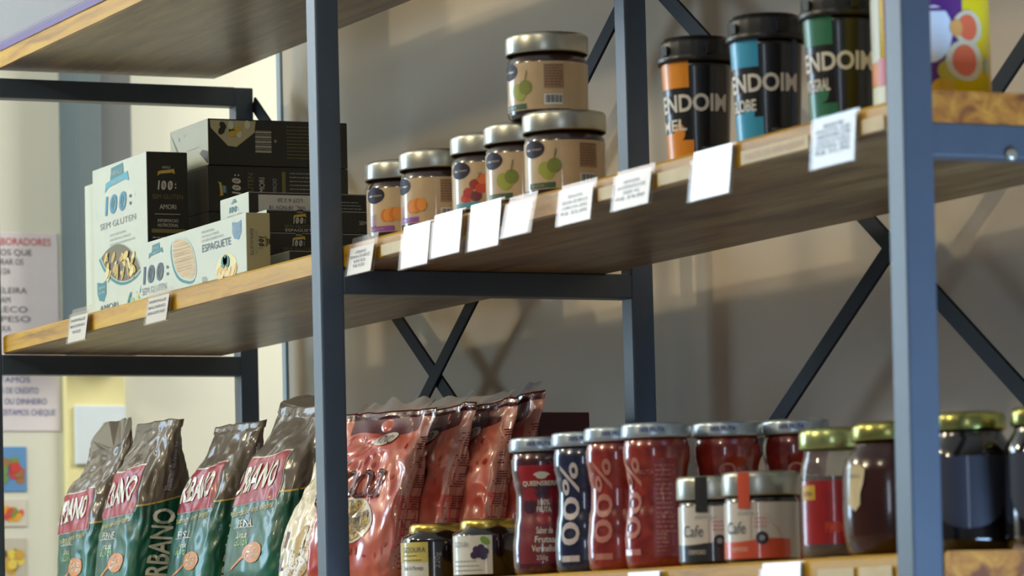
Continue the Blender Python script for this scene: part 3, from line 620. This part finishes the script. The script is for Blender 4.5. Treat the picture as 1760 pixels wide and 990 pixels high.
price_tag('price tag with six lines of print below the green tub', 1401, 1480, 204, 295, .004, 'text', fr=.08, lines=('MANDUIM', 'PASTA DE', 'AMENDOIM COM', 'CACAU E AVELA', 'INTEGRAL 450G', 'R$ 31,90'))
price_tag('white tag on the lower shelf edge below the truck label jars', 1312, 1384, 968, 1030, .003, 'blank')
price_tag('white tag on the lower shelf edge below the tall red jar', 1081, 1141, 983, 1045, .003, 'blank')
# paper strips glued to the board edges
brd = [o for o in COL.objects if o.get('label', '').startswith('middle shelf board holding squat')][0]
brl = [o for o in COL.objects if o.get('label', '').startswith('lower shelf board under the jam')][0]
def strip(par, p0, p1, zc, h, nm, txt=None):
    x0 = X_of(p0, T, zc); x1 = X_of(p1, T, zc); b = MB(); b.box(x0, x1, T-.0018, T-.0012, zc-h/2, zc+h/2, pm('aged_paper', (222, 208, 172), .6, vary=.15, vscale=40))
    sf = flat((x0, T-.0018, zc-h/2), (1, 0, 0), (0, 0, 1))
    if txt: b.text(sf, txt, (x1-x0)/2, h/2, h*.5, pm('pale_pink_print', (206, 176, 170), .6), wid=(x1-x0)*.85, off=.0003)
    b.build(nm, par)
zc = ZM+.010
for a, c, tx in ((657, 694, None), (1030, 1056, None), (1133, 1188, None), (1276, 1392, 'PASTA DE AMENDOIM'), (1484, 1522, None)): strip(brd, a, c, zc, .013, 'paper_strip', tx)
for a, c in ((1408, 1470), (1480, 1536)): strip(brl, a, c, ZL+.009, .018, 'paper_strip')

# ------------------------------------------------------------------ bags
def smooth(x): x = max(0, min(1, x)); return x*x*(3-2*x)
class Bag:
    def __init__(s, w, d, h, lean=.04, leanx=0, seed=0, amp=.002, taper=.62, slope=0, nb=5, bulge=.08, curve=1.4, top=.045, sy=0):
        s.__dict__.update(w=w, d=d, h=h, lean=lean, leanx=leanx, seed=seed, amp=amp, taper=taper, slope=slope, nb=nb, bulge=bulge, curve=curve, top=top, sy=sy)
    def P(s, a, v, off=0):
        a = a % 4; k = int(a); f = (a-k)*2-1
        x, y = ((f, -1), (1, f), (-f, 1), (-1, -f))[k]
        n = s.nb-(s.nb-2.4)*smooth((v-.45)/.4); q = (abs(x)**n+abs(y)**n)**(-1/n)
        v_ = min(max(v, 0), 1)
        fd = (.80+.20*smooth(v_/.12))*(1+s.bulge*math.sin(min(v_/s.taper, 1)*math.pi))
        if v_ > s.taper: fd *= 1-(1-s.top)*smooth((v_-s.taper)/(.955-s.taper))
        fw = (.93+.07*smooth(v_/.08))*(1-.03*math.sin(math.pi*v_)+.03*smooth((v_-.75)/.2))
        X = x*q*s.w/2*fw; Y = y*q*s.d/2*fd
        pn = Vector((x*q*3.1+s.seed*7.3, y*q*3.1*max(.2, fd), v_*s.h*26)); am = s.amp*(.5+1.1*smooth(v_/.5))*(1-.7*smooth((v_-.9)/.1))
        dsp = am*(noise.noise(pn*.8)*1.5+.9*(1-2*abs(noise.noise(pn*1.3+Vector((5, 1, s.seed)))))-.4+.12*noise.noise(pn*3.3))
        nx, ny = x*abs(x)**1.5/s.w, y*abs(y)**1.5/max(s.d*max(fd, .25), .01); l = math.hypot(nx, ny) or 1; nx, ny = nx/l, ny/l
        dsp *= smooth(v_/.03)
        X += nx*(dsp+off); Y += ny*(dsp+off)
        Z = s.h*v_*(1+(s.slope*x+s.sy*y)*smooth((v_-.5)/.5))+s.h*.012*smooth((v_-.9)/.1)*noise.noise(Vector((x*2.5, y, s.seed+3)))
        Y += s.lean*v_**s.curve; X += s.leanx*v_**1.3
        if v_ > .955: Y += .0025*math.sin(x*5+s.seed)
        return Vector((X, Y, Z))
    def mesh(s, b, vb, lower, upper, na=44, j0=44, j1=44, seal=None, shrink=0, vmax=1):
        N = na*4; base = len(b.v); rows = j0+j1
        for j in range(rows+1):
            for i in range(N):
                a = 4*i/N; lo = vb(a)
                v = lo*j/j0 if j <= j0 else lo+(vmax-lo)*(j-j0)/j1
                b.v.append(tuple(s.P(a, v, -shrink)))
        for j in range(rows):
            for i in range(N):
                mt = lower if j < j0 else upper
                if callable(upper) and j >= j0: mt = upper(4*i/N, (j-j0)/j1)
                if seal and j >= rows-4: mt = seal
                b.f.append([base+j*N+i, base+j*N+(i+1) % N, base+(j+1)*N+(i+1) % N, base+(j+1)*N+i]); b.m.append(b.mi(mt)); b.sm.append(True)
        b.f.append([base+i for i in range(N)][::-1]); b.m.append(b.mi(lower)); b.sm.append(False)
        b.f.append([base+rows*N+i for i in range(N)]); b.m.append(b.mi(upper if not callable(upper) else lower)); b.sm.append(False)

GREENF = splotch('green_film', (4, 70, 52), (14, 106, 82), 14, .3, .7, .40, .22, bump=.12); REDF = pm('red_logo', (160, 16, 30), .42, coat=.12, vary=.12)
HAZE = film('hazy_brown_film', (142, 132, 118), .42, .18); PASTAIN = splotch('rice_pasta', (62, 46, 34), (150, 124, 92), 70, .35, .66, .6, .1, (104, 82, 58), bump=1)
LET = pm('cream_letters', (224, 220, 204), .4, coat=.3); YLINE = pm('yellow_line', (206, 178, 84), .4); GDARK = pm('dark_green_print', (14, 92, 66), .4)
ORNG = pm('orange_print', (214, 134, 52), .4, coat=.3)
def pasta_bag(label, px, Y, lean, h, w=.165, d=.078, rz=0, seed=0, slope=0, kind='', leanx=0, vr=(.50, .745), amp=.0019, sy=0, top=.34):
    X = X_of(px, Y-d/2, ZLT+.02)-w/2
    t = thing('rice_pasta_bag', label, 'bag', (X, Y, ZLT), rz, 'green rice pasta bags')
    r1_ = vr[1]+.045
    bag = Bag(w, d, h, lean, leanx, seed, amp, .66, slope, top=top, sy=sy, curve=1.15)
    vb = lambda a: r1_-.245+.035*math.cos((a-.1)*math.pi*.9)*(1 if a < 2.4 else .6)-.02*math.sin(a*3)
    b = MB(); bag.mesh(b, vb, GREENF, HAZE, seal=None); s = bag.P; sa, sb = 1/w, 1/h
    # yellow line along the green edge
    b.patch(s, 0, 2, lambda q: vb(2*q)-.004, lambda q: vb(2*q)+.006, YLINE, 50, 1, off=.0004)
    # red logo patch with wavy top
    r0, r1 = vr; b.patch(s, .0, .93, lambda q: r0-.05+.02*q, lambda q: r1-.035+.04*q+.008*math.sin(q*9), LET, 26, 14, off=.0007)
    b.patch(s, .0, .915, lambda q: r0-.045+.02*q, lambda q: r1-.043+.04*q+.008*math.sin(q*9), REDF, 40, 20, off=.0017)
    sl = lambda a, v, off=0: s(a, v+.05*(a-.5), off)
    b.text(sl, 'URBANO', .44, (r0+r1)/2-.012, .036*h/.25, LET, wid=w*.78, sa=sa, sb=sb, off=.0028, bold=.03, shear=.1)
    b.text(sl, 'Macarrao de Arroz Integral', .50, r0-.072, .008, YLINE, wid=w*.78, sa=sa, sb=sb, off=.0015, shear=.2)
    b.text(s, kind, .42, .36, .010, LET, wid=w*.30, sa=sa, sb=sb, off=.001); b.patch(s, .22, .62, .335, .338, LET, 6, 1, off=.0008)
    b.text(s, 'Livre de', .42, .30, .008, LET, wid=w*.2, sa=sa, sb=sb, off=.001); b.text(s, 'GLUTEN', .42, .265, .012, pm('lime_print', (150, 200, 110), .4), wid=w*.26, sa=sa, sb=sb, off=.001)
    b.disc(s, .68, .20, .17, .055, ORNG, off=.001, n=18); b.text(s, 'Zero', .68, .222, .009, LET, wid=w*.2, sa=sa, sb=sb, off=.0015, shear=.2); b.text(s, 'Gluten', .68, .188, .009, LET, wid=w*.24, sa=sa, sb=sb, off=.0015, shear=.2)
    b.patch(s, .30, .56, lambda q: .11+.07*q, lambda q: .125+.075*q, ORNG, 6, 1, off=.0008)
    # side gusset
    sg, sh = 1/d, 1/h
    b.text(s, 'URBANO', 1.50, .265, .030, LET, rot=math.pi/2, wid=h*.46, sa=sg, sb=sh, off=.0018, bold=.02, shear=.12)
    b.text(s, 'Macarrao de Arroz Int', 1.52, .735, .0088, pm('white_halo', (206, 206, 214), .5), rot=math.pi/2-.06, wid=h*.28, sa=sg, sb=sh, off=.0012, bold=.06)
    b.text(s, 'Macarrao de Arroz Int', 1.52, .735, .0088, pm('dark_blue_letters', (40, 44, 74), .5), rot=math.pi/2-.06, wid=h*.28, sa=sg, sb=sh, off=.0020, bold=-.005)
    b.build('bag_film', t)
    b = MB(); inner = Bag(w-.010, d-.010, h, lean, leanx, seed, amp, .62, slope, top=.3, sy=sy, curve=1.15); inner.mesh(b, lambda a: .5, PASTAIN, PASTAIN, na=20, vmax=.84-.04*(seed % 2), shrink=.001); b.build('pasta', t)
    return t
pasta_bag('green rice pasta bag leaning at the far left of the lower shelf', 148, .080, .034, .240, seed=1, kind='PARAFUSO', leanx=-.012, vr=(.45, .69), sy=.09)
pasta_bag('green rice pasta bag with full vertical lettering on its side, second from left', 216, .072, .044, .246, seed=2, slope=.0, kind='PENNE', sy=.0)
pasta_bag('green rice pasta bag in shadow between two others, set further back', 345, .118, .050, .232, seed=3, slope=.0, kind='FUSILLI', leanx=.01, vr=(.53, .77))
pasta_bag('green rice pasta bag with PENA print, tallest, beside the middle post', 455, .078, .062, .243, w=.185, d=.085, seed=4, slope=-.02, kind='PENA', vr=(.50, .74), sy=.03)

CREAMF = splotch('cream_film', (214, 200, 160), (232, 224, 198), 9, .3, .7, .3, .6); PURL = pm('purple_letters', (82, 40, 110), .4)
def chips(label, px, Y, lean, h, w, d, rz, seed):
    X = X_of(px, Y-d/2, ZLT+.02); t = thing('snack_bag', label, 'bag', (X, Y, ZLT), rz); bag = Bag(w, d, h, lean, .0, seed, .002, .5); b = MB(); s = bag.P
    bag.mesh(b, lambda a: .5, CREAMF, CREAMF, seal=pm('clear_seal', (176, 170, 160), .3, coat=.5)); sa, sb = 1/w, 1/h; rnd = random.Random(4)
    b.text(s, 'GRAOS', .72, .79, .022, PURL, wid=w*.6, sa=sa, sb=sb, off=.001, bold=.04, shear=.2, rot=.15); b.text(s, 'SNACK DE', .72, .715, .008, PURL, wid=w*.3, sa=sa, sb=sb, off=.001); b.text(s, 'CHIA COM ARROZ', .68, .675, .010, PURL, wid=w*.55, sa=sa, sb=sb, off=.001, bold=.02)
    for i in range(9):
        ca, cb = rnd.uniform(.3, .9), rnd.uniform(.12, .6); b.disc(s, ca, cb, .19, .075, pm('cracker_%d' % (i % 2), [(206, 176, 104), (222, 196, 130)][i % 2], .5, coat=.4, vary=.3, vscale=160), off=.0006+.00012*i, n=18, rot=rnd.random())
        for q in range(5): b.disc(s, ca+rnd.uniform(-.1, .1), cb+rnd.uniform(-.04, .04), .012, .006, pm('seed_print', (140, 100, 70), .5), off=.0019, n=6, rings=1)
    b.patch(s, .08, .13, .30, .42, pm('brown_tab', (110, 70, 56), .5), 2, 4, off=.001)
    b.text(s, 'L', .06, .2, .02, PURL, sa=sa, sb=sb, off=.0015, bold=.04)
    b.build('bag_film', t); return t
chips('cream snack bag with purple lettering and cracker pictures, half behind the middle post', 512, .062, .056, .168, .12, .04, R(14), 7)

PINK = splotch('pink_film', (196, 74, 62), (216, 128, 108), 16, .38, .62, .28, .6, (206, 104, 88), bump=.05); PINKS = pm('pale_pink_gusset', (200, 138, 124), .28, coat=1, vary=.1, vscale=30)
MAROON = pm('maroon_print', (84, 12, 28), .45, coat=.1); SEALF = pm('maroon_seal', (84, 24, 34), .22, coat=1, bump=.3, bscale=300, vary=.3, vscale=60); GRAINY = splotch('corn_grain', (70, 56, 18), (206, 170, 44), 130, .4, .6, .4, .6, (150, 116, 30), bump=.8)
SEALC = film('crinkled_clear_film', (186, 180, 176), .35, .12)
def quinoa_bag(label, px, Y, lean, h, seed, rz=R(22), w=.175, d=.036, slope=.0):
    X = X_of(px, Y-d/2, ZLT+.02); Yc = Y
    t = thing('puffed_grain_bag', label, 'bag', (X, Yc, ZLT), rz, 'pink puffed grain bags'); bag = Bag(w, d, h, lean, .0, seed, .0020, .62, slope, nb=7, bulge=.15); s = bag.P; sa, sb = 1/w, 1/h
    b = MB()
    def upper(a, q): return PINKS if 1 <= a < 2 else PINK
    N = 112; bag.mesh(b, lambda a: .5, PINK, upper, seal=SEALF)
    for k in range(len(b.f)):           # pale gusset below as well
        pass
    b.patch(s, 1.02, 1.98, .0, .90, PINKS, 8, 40, off=.0003)
    b.patch(s, .02, .98, lambda q: .87+.015*math.sin(q*7), .955, MAROON, 20, 3, off=.0004)
    b.disc(s, .60, .835, .12, .034, LET, off=.0020, rot=.12); b.text(s, 'VOVO', .60, .835, .011, MAROON, wid=w*.15, sa=sa, sb=sb, off=.0032, shear=.2)
    b.text(s, 'Quinoa', .26, .63, .056, MAROON, wid=w*.98, sa=sa, sb=sb, off=.0030, shear=.45, bold=-.004); b.text(s, 'Flocos', .22, .55, .018, MAROON, wid=w*.4, sa=sa, sb=sb, off=.0012, shear=.4)
    rnd = random.Random(seed)
    for i in range(34): b.disc(s, rnd.uniform(.1, .94), rnd.uniform(.56, .84) if i < 22 else rnd.uniform(.05, .25), rnd.uniform(.012, .03), rnd.uniform(.008, .018), pm('berry_spot_%d' % (i % 2), [(178, 56, 50), (190, 82, 70)][i % 2], .3, coat=.8), off=.0005+.00002*i, n=9, rot=rnd.random()*3, rings=1)
    b.disc(s, .44, .37, .27, .135, LET, off=.0008, n=26); b.disc(s, .44, .372, .24, .118, GRAINY, off=.0012, n=26)
    b.patch(s, .2, .8, .02, .045, LET, 8, 1, off=.001)
    sg, sh = 1/d, 1/h
    rnd = random.Random(9)
    v = .83
    while v > .06:
        for q in range(rnd.randint(3, 7)):
            L = rnd.uniform(.5, .8); b.patch(s, 1.5-L/2, 1.5+L/2, v, v+.0058, pm('maroon_small_print', (120, 40, 46), .4), 3, 1, off=.0009); v -= .0135
        v -= .02+rnd.random()*.03
    b.build('bag_film', t)
    b = MB()                                                 # loose crinkled end of the bag above the seal
    nx = 24
    for side in (0,):
        vs = []
        for j in range(5):
            for i in range(nx+1):
                q = i/nx*2-1; p = s((q+1)/2, 1, 0); p2 = Vector((p.x, p.y+.003+j*.004+.003*noise.noise(Vector((q*4, j, seed))), p.z+.0035*j*(1+.8*noise.noise(Vector((q*3, 2, seed))))-.0005)); vs.append(p2)
        b.add(vs, [[j*(nx+1)+i, j*(nx+1)+i+1, (j+1)*(nx+1)+i+1, (j+1)*(nx+1)+i] for j in range(4) for i in range(nx)], SEALC, True)
    b.build('bag_end', t)
    return t
quinoa_bag('pink puffed grain bag nearest the front, with script letter and grain window', 590, .078, .064, .213, 11, w=.155)
quinoa_bag('pink puffed grain bag second from the front of the leaning file', 662, .128, .060, .213, 12, slope=.03, w=.16)
quinoa_bag('pink puffed grain bag third in the leaning file, white edged window above the gold lids', 742, .178, .052, .216, 13, slope=.03, w=.16)
quinoa_bag('dark pink bag with high pointed corner, rearmost of the leaning file', 800, .226, .040, .221, 14, slope=.05, w=.155)
# maroon box behind the tall jars
DM = pm('deep_maroon_card', (72, 10, 22), .4, coat=.3, vary=.15, vscale=12)
xb = X_of(1003, .36, 1.25); zb = at_y(1003, 708, .36).z
def mar(b, fr, sd, tp, w, d, h): b.patch(fr, w*.05, w*.95, h*.78, h*.80, REDF); b.patch(sd, d*.06, d*.94, h*.86, h*.865, REDF)
carton('tea_box', 'dark maroon box standing behind the tall fruit spread jars', xb-.15, xb, .30, .37, ZLT, zb-ZLT, DM, None, mar)

# ------------------------------------------------------------------ tall fruit spread jars
PL = pm('pearly_blue_lid', (178, 194, 206), .3, metal=.55, coat=.5)
def fruit_jar(label, px, Y, col, col2, kind, H=.149, r=.0358, grp='tall fruit spread jars'):
    X = X_of(px, Y, ZLT+H/2); t = thing('fruit_spread_jar', label, 'jar', (X, Y, ZLT), 0, grp); th = facing(X, Y); k = H/.149
    prof = [(0.0, .030), (.004, .0335), (.012, .0345), (.030, .0350), (.050, .0330), (.068, .0302), (.084, .0298), (.100, .0320), (.114, .0346), (.124, .0346), (.130, .033), (.134, .031), (.138, .031)]
    def rz(z):
        z = z/k
        for (a, ra), (c, rc) in zip(prof, prof[1:]):
            if z <= c: return (ra+(rc-ra)*smooth((z-a)/(c-a)))*r/.0358
        return prof[-1][1]*r/.0358
    JAM = splotch('jam_%s' % (col,), col, col2, 60, .35, .65, .22, 1)
    b = MB(); b.lathe([(rz(.138*k*i/40), .0005+.1375*k*i/40) for i in range(41)], JAM); b.build('glass_body', t)
    b = MB(); sf = cyl(.034, th, 0, rz); PLT = pm('pale_jar_print', (206, 200, 202), .35, coat=.8)
    PRINTC = pm('pinkish_jar_print', (190, 122, 110), .35, coat=.8)
    if kind == 'front':
        b.patch(sf, -.030, .026, .012, .118, pm('berry_label', (120, 28, 38), .35, coat=1), 10, 20, off=.0003); b.patch(sf, -.030, .026, .098, .118, REDF, 10, 3, off=.0005)
        b.disc(sf, -.002, .106, .006, .003, LET, off=.001, shape=lambda q: 1 if math.sin(q) < .2 else 1.6); b.text(sf, 'QUEENSBERRY', -.002, .0985, .0052, LET, wid=.046, off=.001, bold=.02)
        for dx, z, cc in ((-.016, .086, (150, 30, 40)), (-.002, .090, (60, 26, 52)), (.012, .085, (140, 30, 40)), (-.018, .074, (60, 24, 44)), (0, .062, (160, 34, 40)), (.014, .066, (120, 26, 38))): b.disc(sf, dx, z, .009, .008, pm('berry%s' % (cc,), cc, .3, coat=1), off=.0007)
        b.text(sf, '100%', .000, .078, .0062, LET, wid=.014, off=.0013, bold=.02); b.text(sf, 'FRUTA', .000, .0705, .0062, LET, wid=.017, off=.0013, bold=.02)
        for i, (tt, ww) in enumerate((('Sabor de', .018), ('Frutas', .021), ('Vermelhas', .028))): b.text(sf, tt, .000, .048-.0098*i, .0072, LET, wid=ww, off=.001, bold=.02)
        b.text(sf, '250g', -.003, .0185, .005, LET, wid=.012, off=.001)
    elif kind == '100':
        b.text(sf, '100%', -.020, .064, .0225, PLT if col[2] > 50 else PRINTC, rot=math.pi/2, wid=.105, off=.001, bold=.012)
    elif kind == 'side':
        b.patch(sf, -.004, .022, .012, .112, pm('side_label_%d' % col[0], (150, 58, 70), .35, coat=1), 6, 20, off=.0003)
        b.lines(sf, -.002, .020, .104, 15, .0048, .0017, PRINTC, 4, off=.0008); b.lines(sf, -.002, .010, .034, 5, .0042, .0015, PRINTC, 5, off=.0008)
        b.patch(sf, -.002, .020, .0545, .0552, PRINTC, 5, 1, off=.0006); b.text(sf, '100%', -.031, .064, .024, PRINTC, rot=math.pi/2, wid=.10, off=.001, bold=.012)
        b.text(sf, 'FRUTA', -.013, .0985, .005, PRINTC, wid=.02, off=.001)
    elif kind == 'back':
        b.text(sf, 'O', .000, .100, .016, PRINTC, wid=.019, off=.001, bold=.012); b.text(sf, 'fruta', .018, .093, .006, PLT, wid=.018, off=.001, bold=.02)
    b.build('label', t)
    b = MB(); z0 = .134*k; rr = r*1.0
    rib = lambda a, z: 1+.006*math.cos(a*30)*(z < z0+.004)
    b.lathe([(rr*.93, z0), (rr*1.0, z0-.0006), (rr*1.02, z0+.001), (rr*1.015, z0+.004), (rr*1.0, z0+.011), (rr*.985, z0+.0138), (rr*.93, z0+.015), (rr*.88, z0+.0142), (0, z0+.0142)], PL, cap=False, n=90, wob=rib)
    sl = cyl(rr*1.006, th); b.text(sl, '100% FRUTA', -.004, z0+.0075, .0046, BLUEP, wid=.026, off=.0008, bold=.02); b.build('lid', t)
    return t
DKR, DKR2 = (104, 22, 24), (140, 44, 34)
RD, RD2 = (118, 24, 22), (160, 52, 36)
fruit_jar('tall jar with red fruits label and crest, leftmost of the fruit spread jars', 935, .075, (60, 16, 26), (90, 22, 32), 'front', H=.1485)
fruit_jar('tall navy blue jar with vertical 100 percent print', 1008, .082, (18, 24, 52), (36, 44, 84), '100', H=.149)
fruit_jar('tall red jar with vertical 100 percent print, between the navy jar and the nearest one', 1065, .082, RD, RD2, '100', H=.150)
fruit_jar('tall red jar showing its small print side panel, nearest of the row', 1130, .084, RD, RD2, 'side')
fruit_jar('red jar behind the truck label jars, only its top part showing', 1252, .165, RD, RD2, 'back', H=.150, grp='fruit spread jars at the back')
fruit_jar('red jar furthest back against the wall side, right of the other rear jar', 1370, .240, DKR, DKR2, 'back', H=.152, grp='fruit spread jars at the back')

# ------------------------------------------------------------------ truck label jars
def truck_jar(label, px, col, turn):
    Y = .078; H = .088; r = .0375; X = X_of(px, Y, ZLT+H/2); t = thing('coffee_cream_jar', label, 'jar', (X, Y, ZLT), 0, 'jars with a little truck on the label'); th = facing(X, Y)
    b = MB(); b.lathe([(r*.88, .0005), (r*.96, .003), (r*.97, .056), (r*.95, .061), (r*.88, .064), (r*.88, .069)], pm('dark_coffee', (34, 24, 22), .25, coat=1)); b.build('glass_body', t)
    cm = pm('truckcol%s' % (col,), col, .4, coat=.8); b = MB(); rl = r*.975; sf = cyl(rl, th)
    b.patch(sf, -math.pi*rl, math.pi*rl*.62, .004, .058, pm('white_jar_label', (214, 206, 196), .4, coat=.8), 48, 1, off=0)
    b.patch(sf, -math.pi*rl*.9, .030, .004, lambda q: .0215+.0015*math.sin(q*9), cm, 40, 1, off=.0004)
    c = turn; b.text(sf, 'Cafe', c-.020, .034, .012, PRINT, wid=.024, off=.0006, shear=.1); b.text(sf, 'gourmet', c-.008, .048, .0035, GREYP, wid=.018, off=.0006)
    b.poly(sf, [(c-.003, .0225), (c-.003, .044), (c+.004, .047), (c+.016, .046), (c+.018, .038), (c+.026, .033), (c+.028, .0225)], pm('pale_truck', (196, 184, 180), .5), .0005)
    b.lines(sf, c+.001, c+.014, .042, 3, .004, .001, pm('pink_mark', (206, 90, 100), .5), 3, off=.0008); b.disc(sf, c+.008, .0235, .006, .0062, BLACK, off=.0010); b.disc(sf, c+.008, .0235, .0028, .0028, GREYP, off=.0013)
    b.text(sf, 'CREMOSO', c-.016, .013, .0045, LET, wid=.020, off=.0008)
    b.build('label', t)
    b = MB(); b.lathe([(r*.96, .0655), (r*1.0, .0645), (r*1.01, .066), (r*1.01, .083), (r*.985, .0872), (r*.93, H), (0, H)], SILVER, cap=False, n=64); b.build('lid', t)
    b = MB(); sl = cyl(r*1.013, th); b.patch(sl, c-.016, c-.003, .052, .087, cm, 4, 2, off=.0002); b.build('seal_strip', t)
truck_jar('squat jar with black seal strip and black band under a truck picture', 1229, (30, 32, 36), -.004)
truck_jar('squat jar with orange seal strip and orange band under a truck picture', 1309, (214, 84, 52), -.008)

# ------------------------------------------------------------------ gold lid jam jars
def jam_jar(label, px, side):
    Y = .072 if side else .068; H = .0655; rb = .041; X = X_of(px, Y, ZLT+H/2); z_off = 0
    t = thing('jam_jar', label, 'jar', (X, Y, ZLT), 0, 'low dark jam jars with gold lids'); th = facing(X, Y)
    hexw = lambda a, z: 1-.035*(1-math.cos((a-th+R(38))*6))*.5
    b = MB(); b.lathe([(rb*.9, .0005), (rb, .004), (rb, .046), (rb*.97, .050), (rb*.80, .0535), (rb*.76, .0575)], pm('blackberry_jam', (26, 12, 16), .15, coat=1), wob=hexw, n=72); b.build('glass_body', t)
    b = MB(); sf = cyl(rb*1.0, th)
    a0, a1 = (-.060, -.010) if not side else (-.052, .004)
    if not side:
        b.patch(sf, a0, a1, .002, .044, pm('label_white', (220, 218, 206), .5, coat=.5), 12, 1, off=.0004); b.patch(sf, a0, a1, .021, .044, pm('label_yellow', (206, 190, 96), .5, coat=.5), 12, 1, off=.0006)
        b.text(sf, 'GEZOURA', -.030, .0355, .006, PRINT, wid=.034, off=.001); b.lines(sf, -.047, -.016, .028, 2, .005, .0012, OLIVE, 2, off=.001); b.text(sf, 'Geleia de Morango', -.031, .015, .005, PRINT, wid=.030, off=.001)
        b.patch(sf, -.006, .006, .002, .044, pm('dark_side_label', (46, 40, 44), .4, coat=.5), 4, 1, off=.0004); b.text(sf, '220g', .000, .023, .006, GREYP, rot=1.57, wid=.018, off=.001)
    else:
        b.patch(sf, a0, a1, .004, .047, pm('label_white', 0), 12, 1, off=.0004); b.text(sf, 'GEZOURA', -.034, .0375, .006, GREYP, wid=.022, off=.001)
        for i, (dx, dz) in enumerate(((0, 0), (.006, .002), (.011, -.002), (.003, -.005), (.009, -.007), (-.003, -.006))): b.disc(sf, -.014+dx*.9, .031+dz, .0042, .0042, pm('blackberry_print', (54, 40, 76), .4), off=.0008+.0001*i, n=12)
        b.disc(sf, -.004, .041, .006, .004, pm('leaf_bright', (120, 160, 50), .4), off=.001, rot=-.7); b.lines(sf, -.046, -.004, .018, 3, .005, .0011, GREYP, 2, off=.001)
    b.build('label', t)
    rl = .0308
    b = MB(); b.lathe([(rl*.95, .0545), (rl, .0535), (rl*1.02, .0550), (rl*1.01, .0610), (rl*.97, .0640), (rl*.90, .0655), (rl*.86, .0648), (0, .0648)], GOLD, cap=False, n=60); b.build('lid', t)
jam_jar('low jam jar with yellow and white label, gold lid, beside the pink bags', 751, 0)
jam_jar('low jam jar with blackberry picture label and gold lid', 840, 1)

# ------------------------------------------------------------------ jars at the right end
OLG = pm('olive_gold_lid', (170, 168, 96), .25, metal=.9)
def lidshape(b, r, z0, z1, mt, n=60): b.lathe([(r*.95, z0+.001), (r, z0), (r*1.02, z0+.0015), (r*1.01, z1-.005), (r*.96, z1-.0015), (r*.88, z1), (r*.84, z1-.001), (0, z1-.001)], mt, cap=False, n=n)
def paprika():
    Y = .10; X = X_of(1436, Y, 1.2); t = thing('sauce_jar', 'glass jar with red label, pale gold lid and empty clear neck', 'jar', (X, Y, ZLT), 0); th = facing(X, Y); r = .0345; H = .124
    b = MB(); gp_ = [(r*.86, .0005), (r*.97, .003), (r, .010), (r, .078), (r*.97, .086), (r*.90, .094), (r*.86, .100), (r*.86, .108)]; b.lathe(gp_, GLASS, n=64); b.build('glass_body', t)
    b = MB(); b.lathe([(r*.80, .003), (r*.93, .005), (r*.95, .012), (r*.95, .078), (0, .079)], pm('dark_brown_sauce', (58, 26, 20), .3, coat=.5), cap=False, n=64); b.build('sauce', t)
    b = MB(); sf = cyl(r*1.004, th); b.patch(sf, -.040, .022, .014, .074, pm('deep_red_label', (164, 14, 16), .35, coat=.6, vary=.2, vscale=50), 16, 1, off=0)
    b.patch(sf, -.040, -.021, .056, .070, pm('gold_label', (206, 166, 50), .4), 5, 1, off=.0004); b.text(sf, 'EXTRA', -.030, .062, .004, MAROON, wid=.012, off=.0008); b.text(sf, 'PIMENTA', .002, .030, .010, pm('orange_red_print', (214, 70, 20), .4), wid=.026, off=.0006, bold=.03); b.build('label', t)
    b = MB(); lidshape(b, r*.98, .104, H, pm('pale_gold_green_lid', (186, 196, 130), .25, metal=.8)); b.build('lid', t)
paprika()
def honey():
    Y = .075; X = X_of(1532, Y, 1.2); t = thing('honey_jar', 'rounded dark amber jar with cream crest label, partly behind the right post', 'jar', (X, Y, ZLT), 0); th = facing(X, Y); r = .0455
    b = MB(); b.lathe([(r*.80, .0005), (r*.92, .004), (r*.99, .02), (r, .045), (r*.99, .075), (r*.93, .088), (r*.78, .097), (r*.70, .101), (r*.70, .108)], splotch('dark_amber', (36, 10, 5), (66, 24, 10), 8, .3, .7, .2, .5), n=64); b.build('glass_body', t)
    b = MB(); sf = cyl(r*1.0, th); c = -.037
    b.poly(sf, [(c-.010, .046), (c-.006, .080), (c+.006, .083), (c+.012, .078), (c+.010, .066), (c+.006, .056), (c+.006, .046), (c, .040)], pm('cream_crest', (214, 196, 146), .5, coat=.3), .0012); b.text(sf, 'CASTELO', c, .072, .003, PRINT, wid=.014, off=.0018); b.build('label', t)
    b = MB(); lidshape(b, r*.78, .104, .121, OLG); b.build('lid', t)
honey()
def dark_jar(name, label, px, Y, r, H, lc, grp):
    X = X_of(px, Y, 1.2); t = thing(name, label, 'jar', (X, Y, ZLT), 0, grp); th = facing(X, Y)
    sq = lambda a, z: (1+.10*smooth((.094-z)/.012)*(abs(math.cos(2*(a-th-R(20))))**1.5*-1+.6)) if z > .001 else 1
    b = MB(); b.lathe([(r*.84, .0005), (r*.96, .004), (r*.99, .012), (r, .05), (r*.99, .084), (r*.94, .092), (r*.80, .100), (r*.74, .104), (r*.74, .112)], pm('near_black_jam', (20, 14, 14), .12, coat=1), n=80, wob=sq); b.build('glass_body', t)
    b = MB(); sf = cyl(r, th, 0, lambda z: r*1.062); q = lambda x: -.026*math.sqrt(max(0, 1-x*x))
    b.patch(sf, -.036, .030, lambda u: .046-.026*math.sqrt(max(0, 1-(2*u-1)**2)), .084, lc, 14, 4, off=.0006); b.build('label', t)
    b = MB(); lidshape(b, r*.80, .108, .124, OLG); b.build('lid', t)
SLABEL = pm('slate_label', (38, 40, 50), .5, coat=.3)
dark_jar('dark_jam_jar', 'dark square shouldered jar with slate label, right of the right post', 1668, .10, .0400, .126, SLABEL, 'dark jars at the right end')
dark_jar('dark_jam_jar', 'dark jar cut off by the right edge of the picture', 1802, .13, .0400, .126, SLABEL, 'dark jars at the right end')
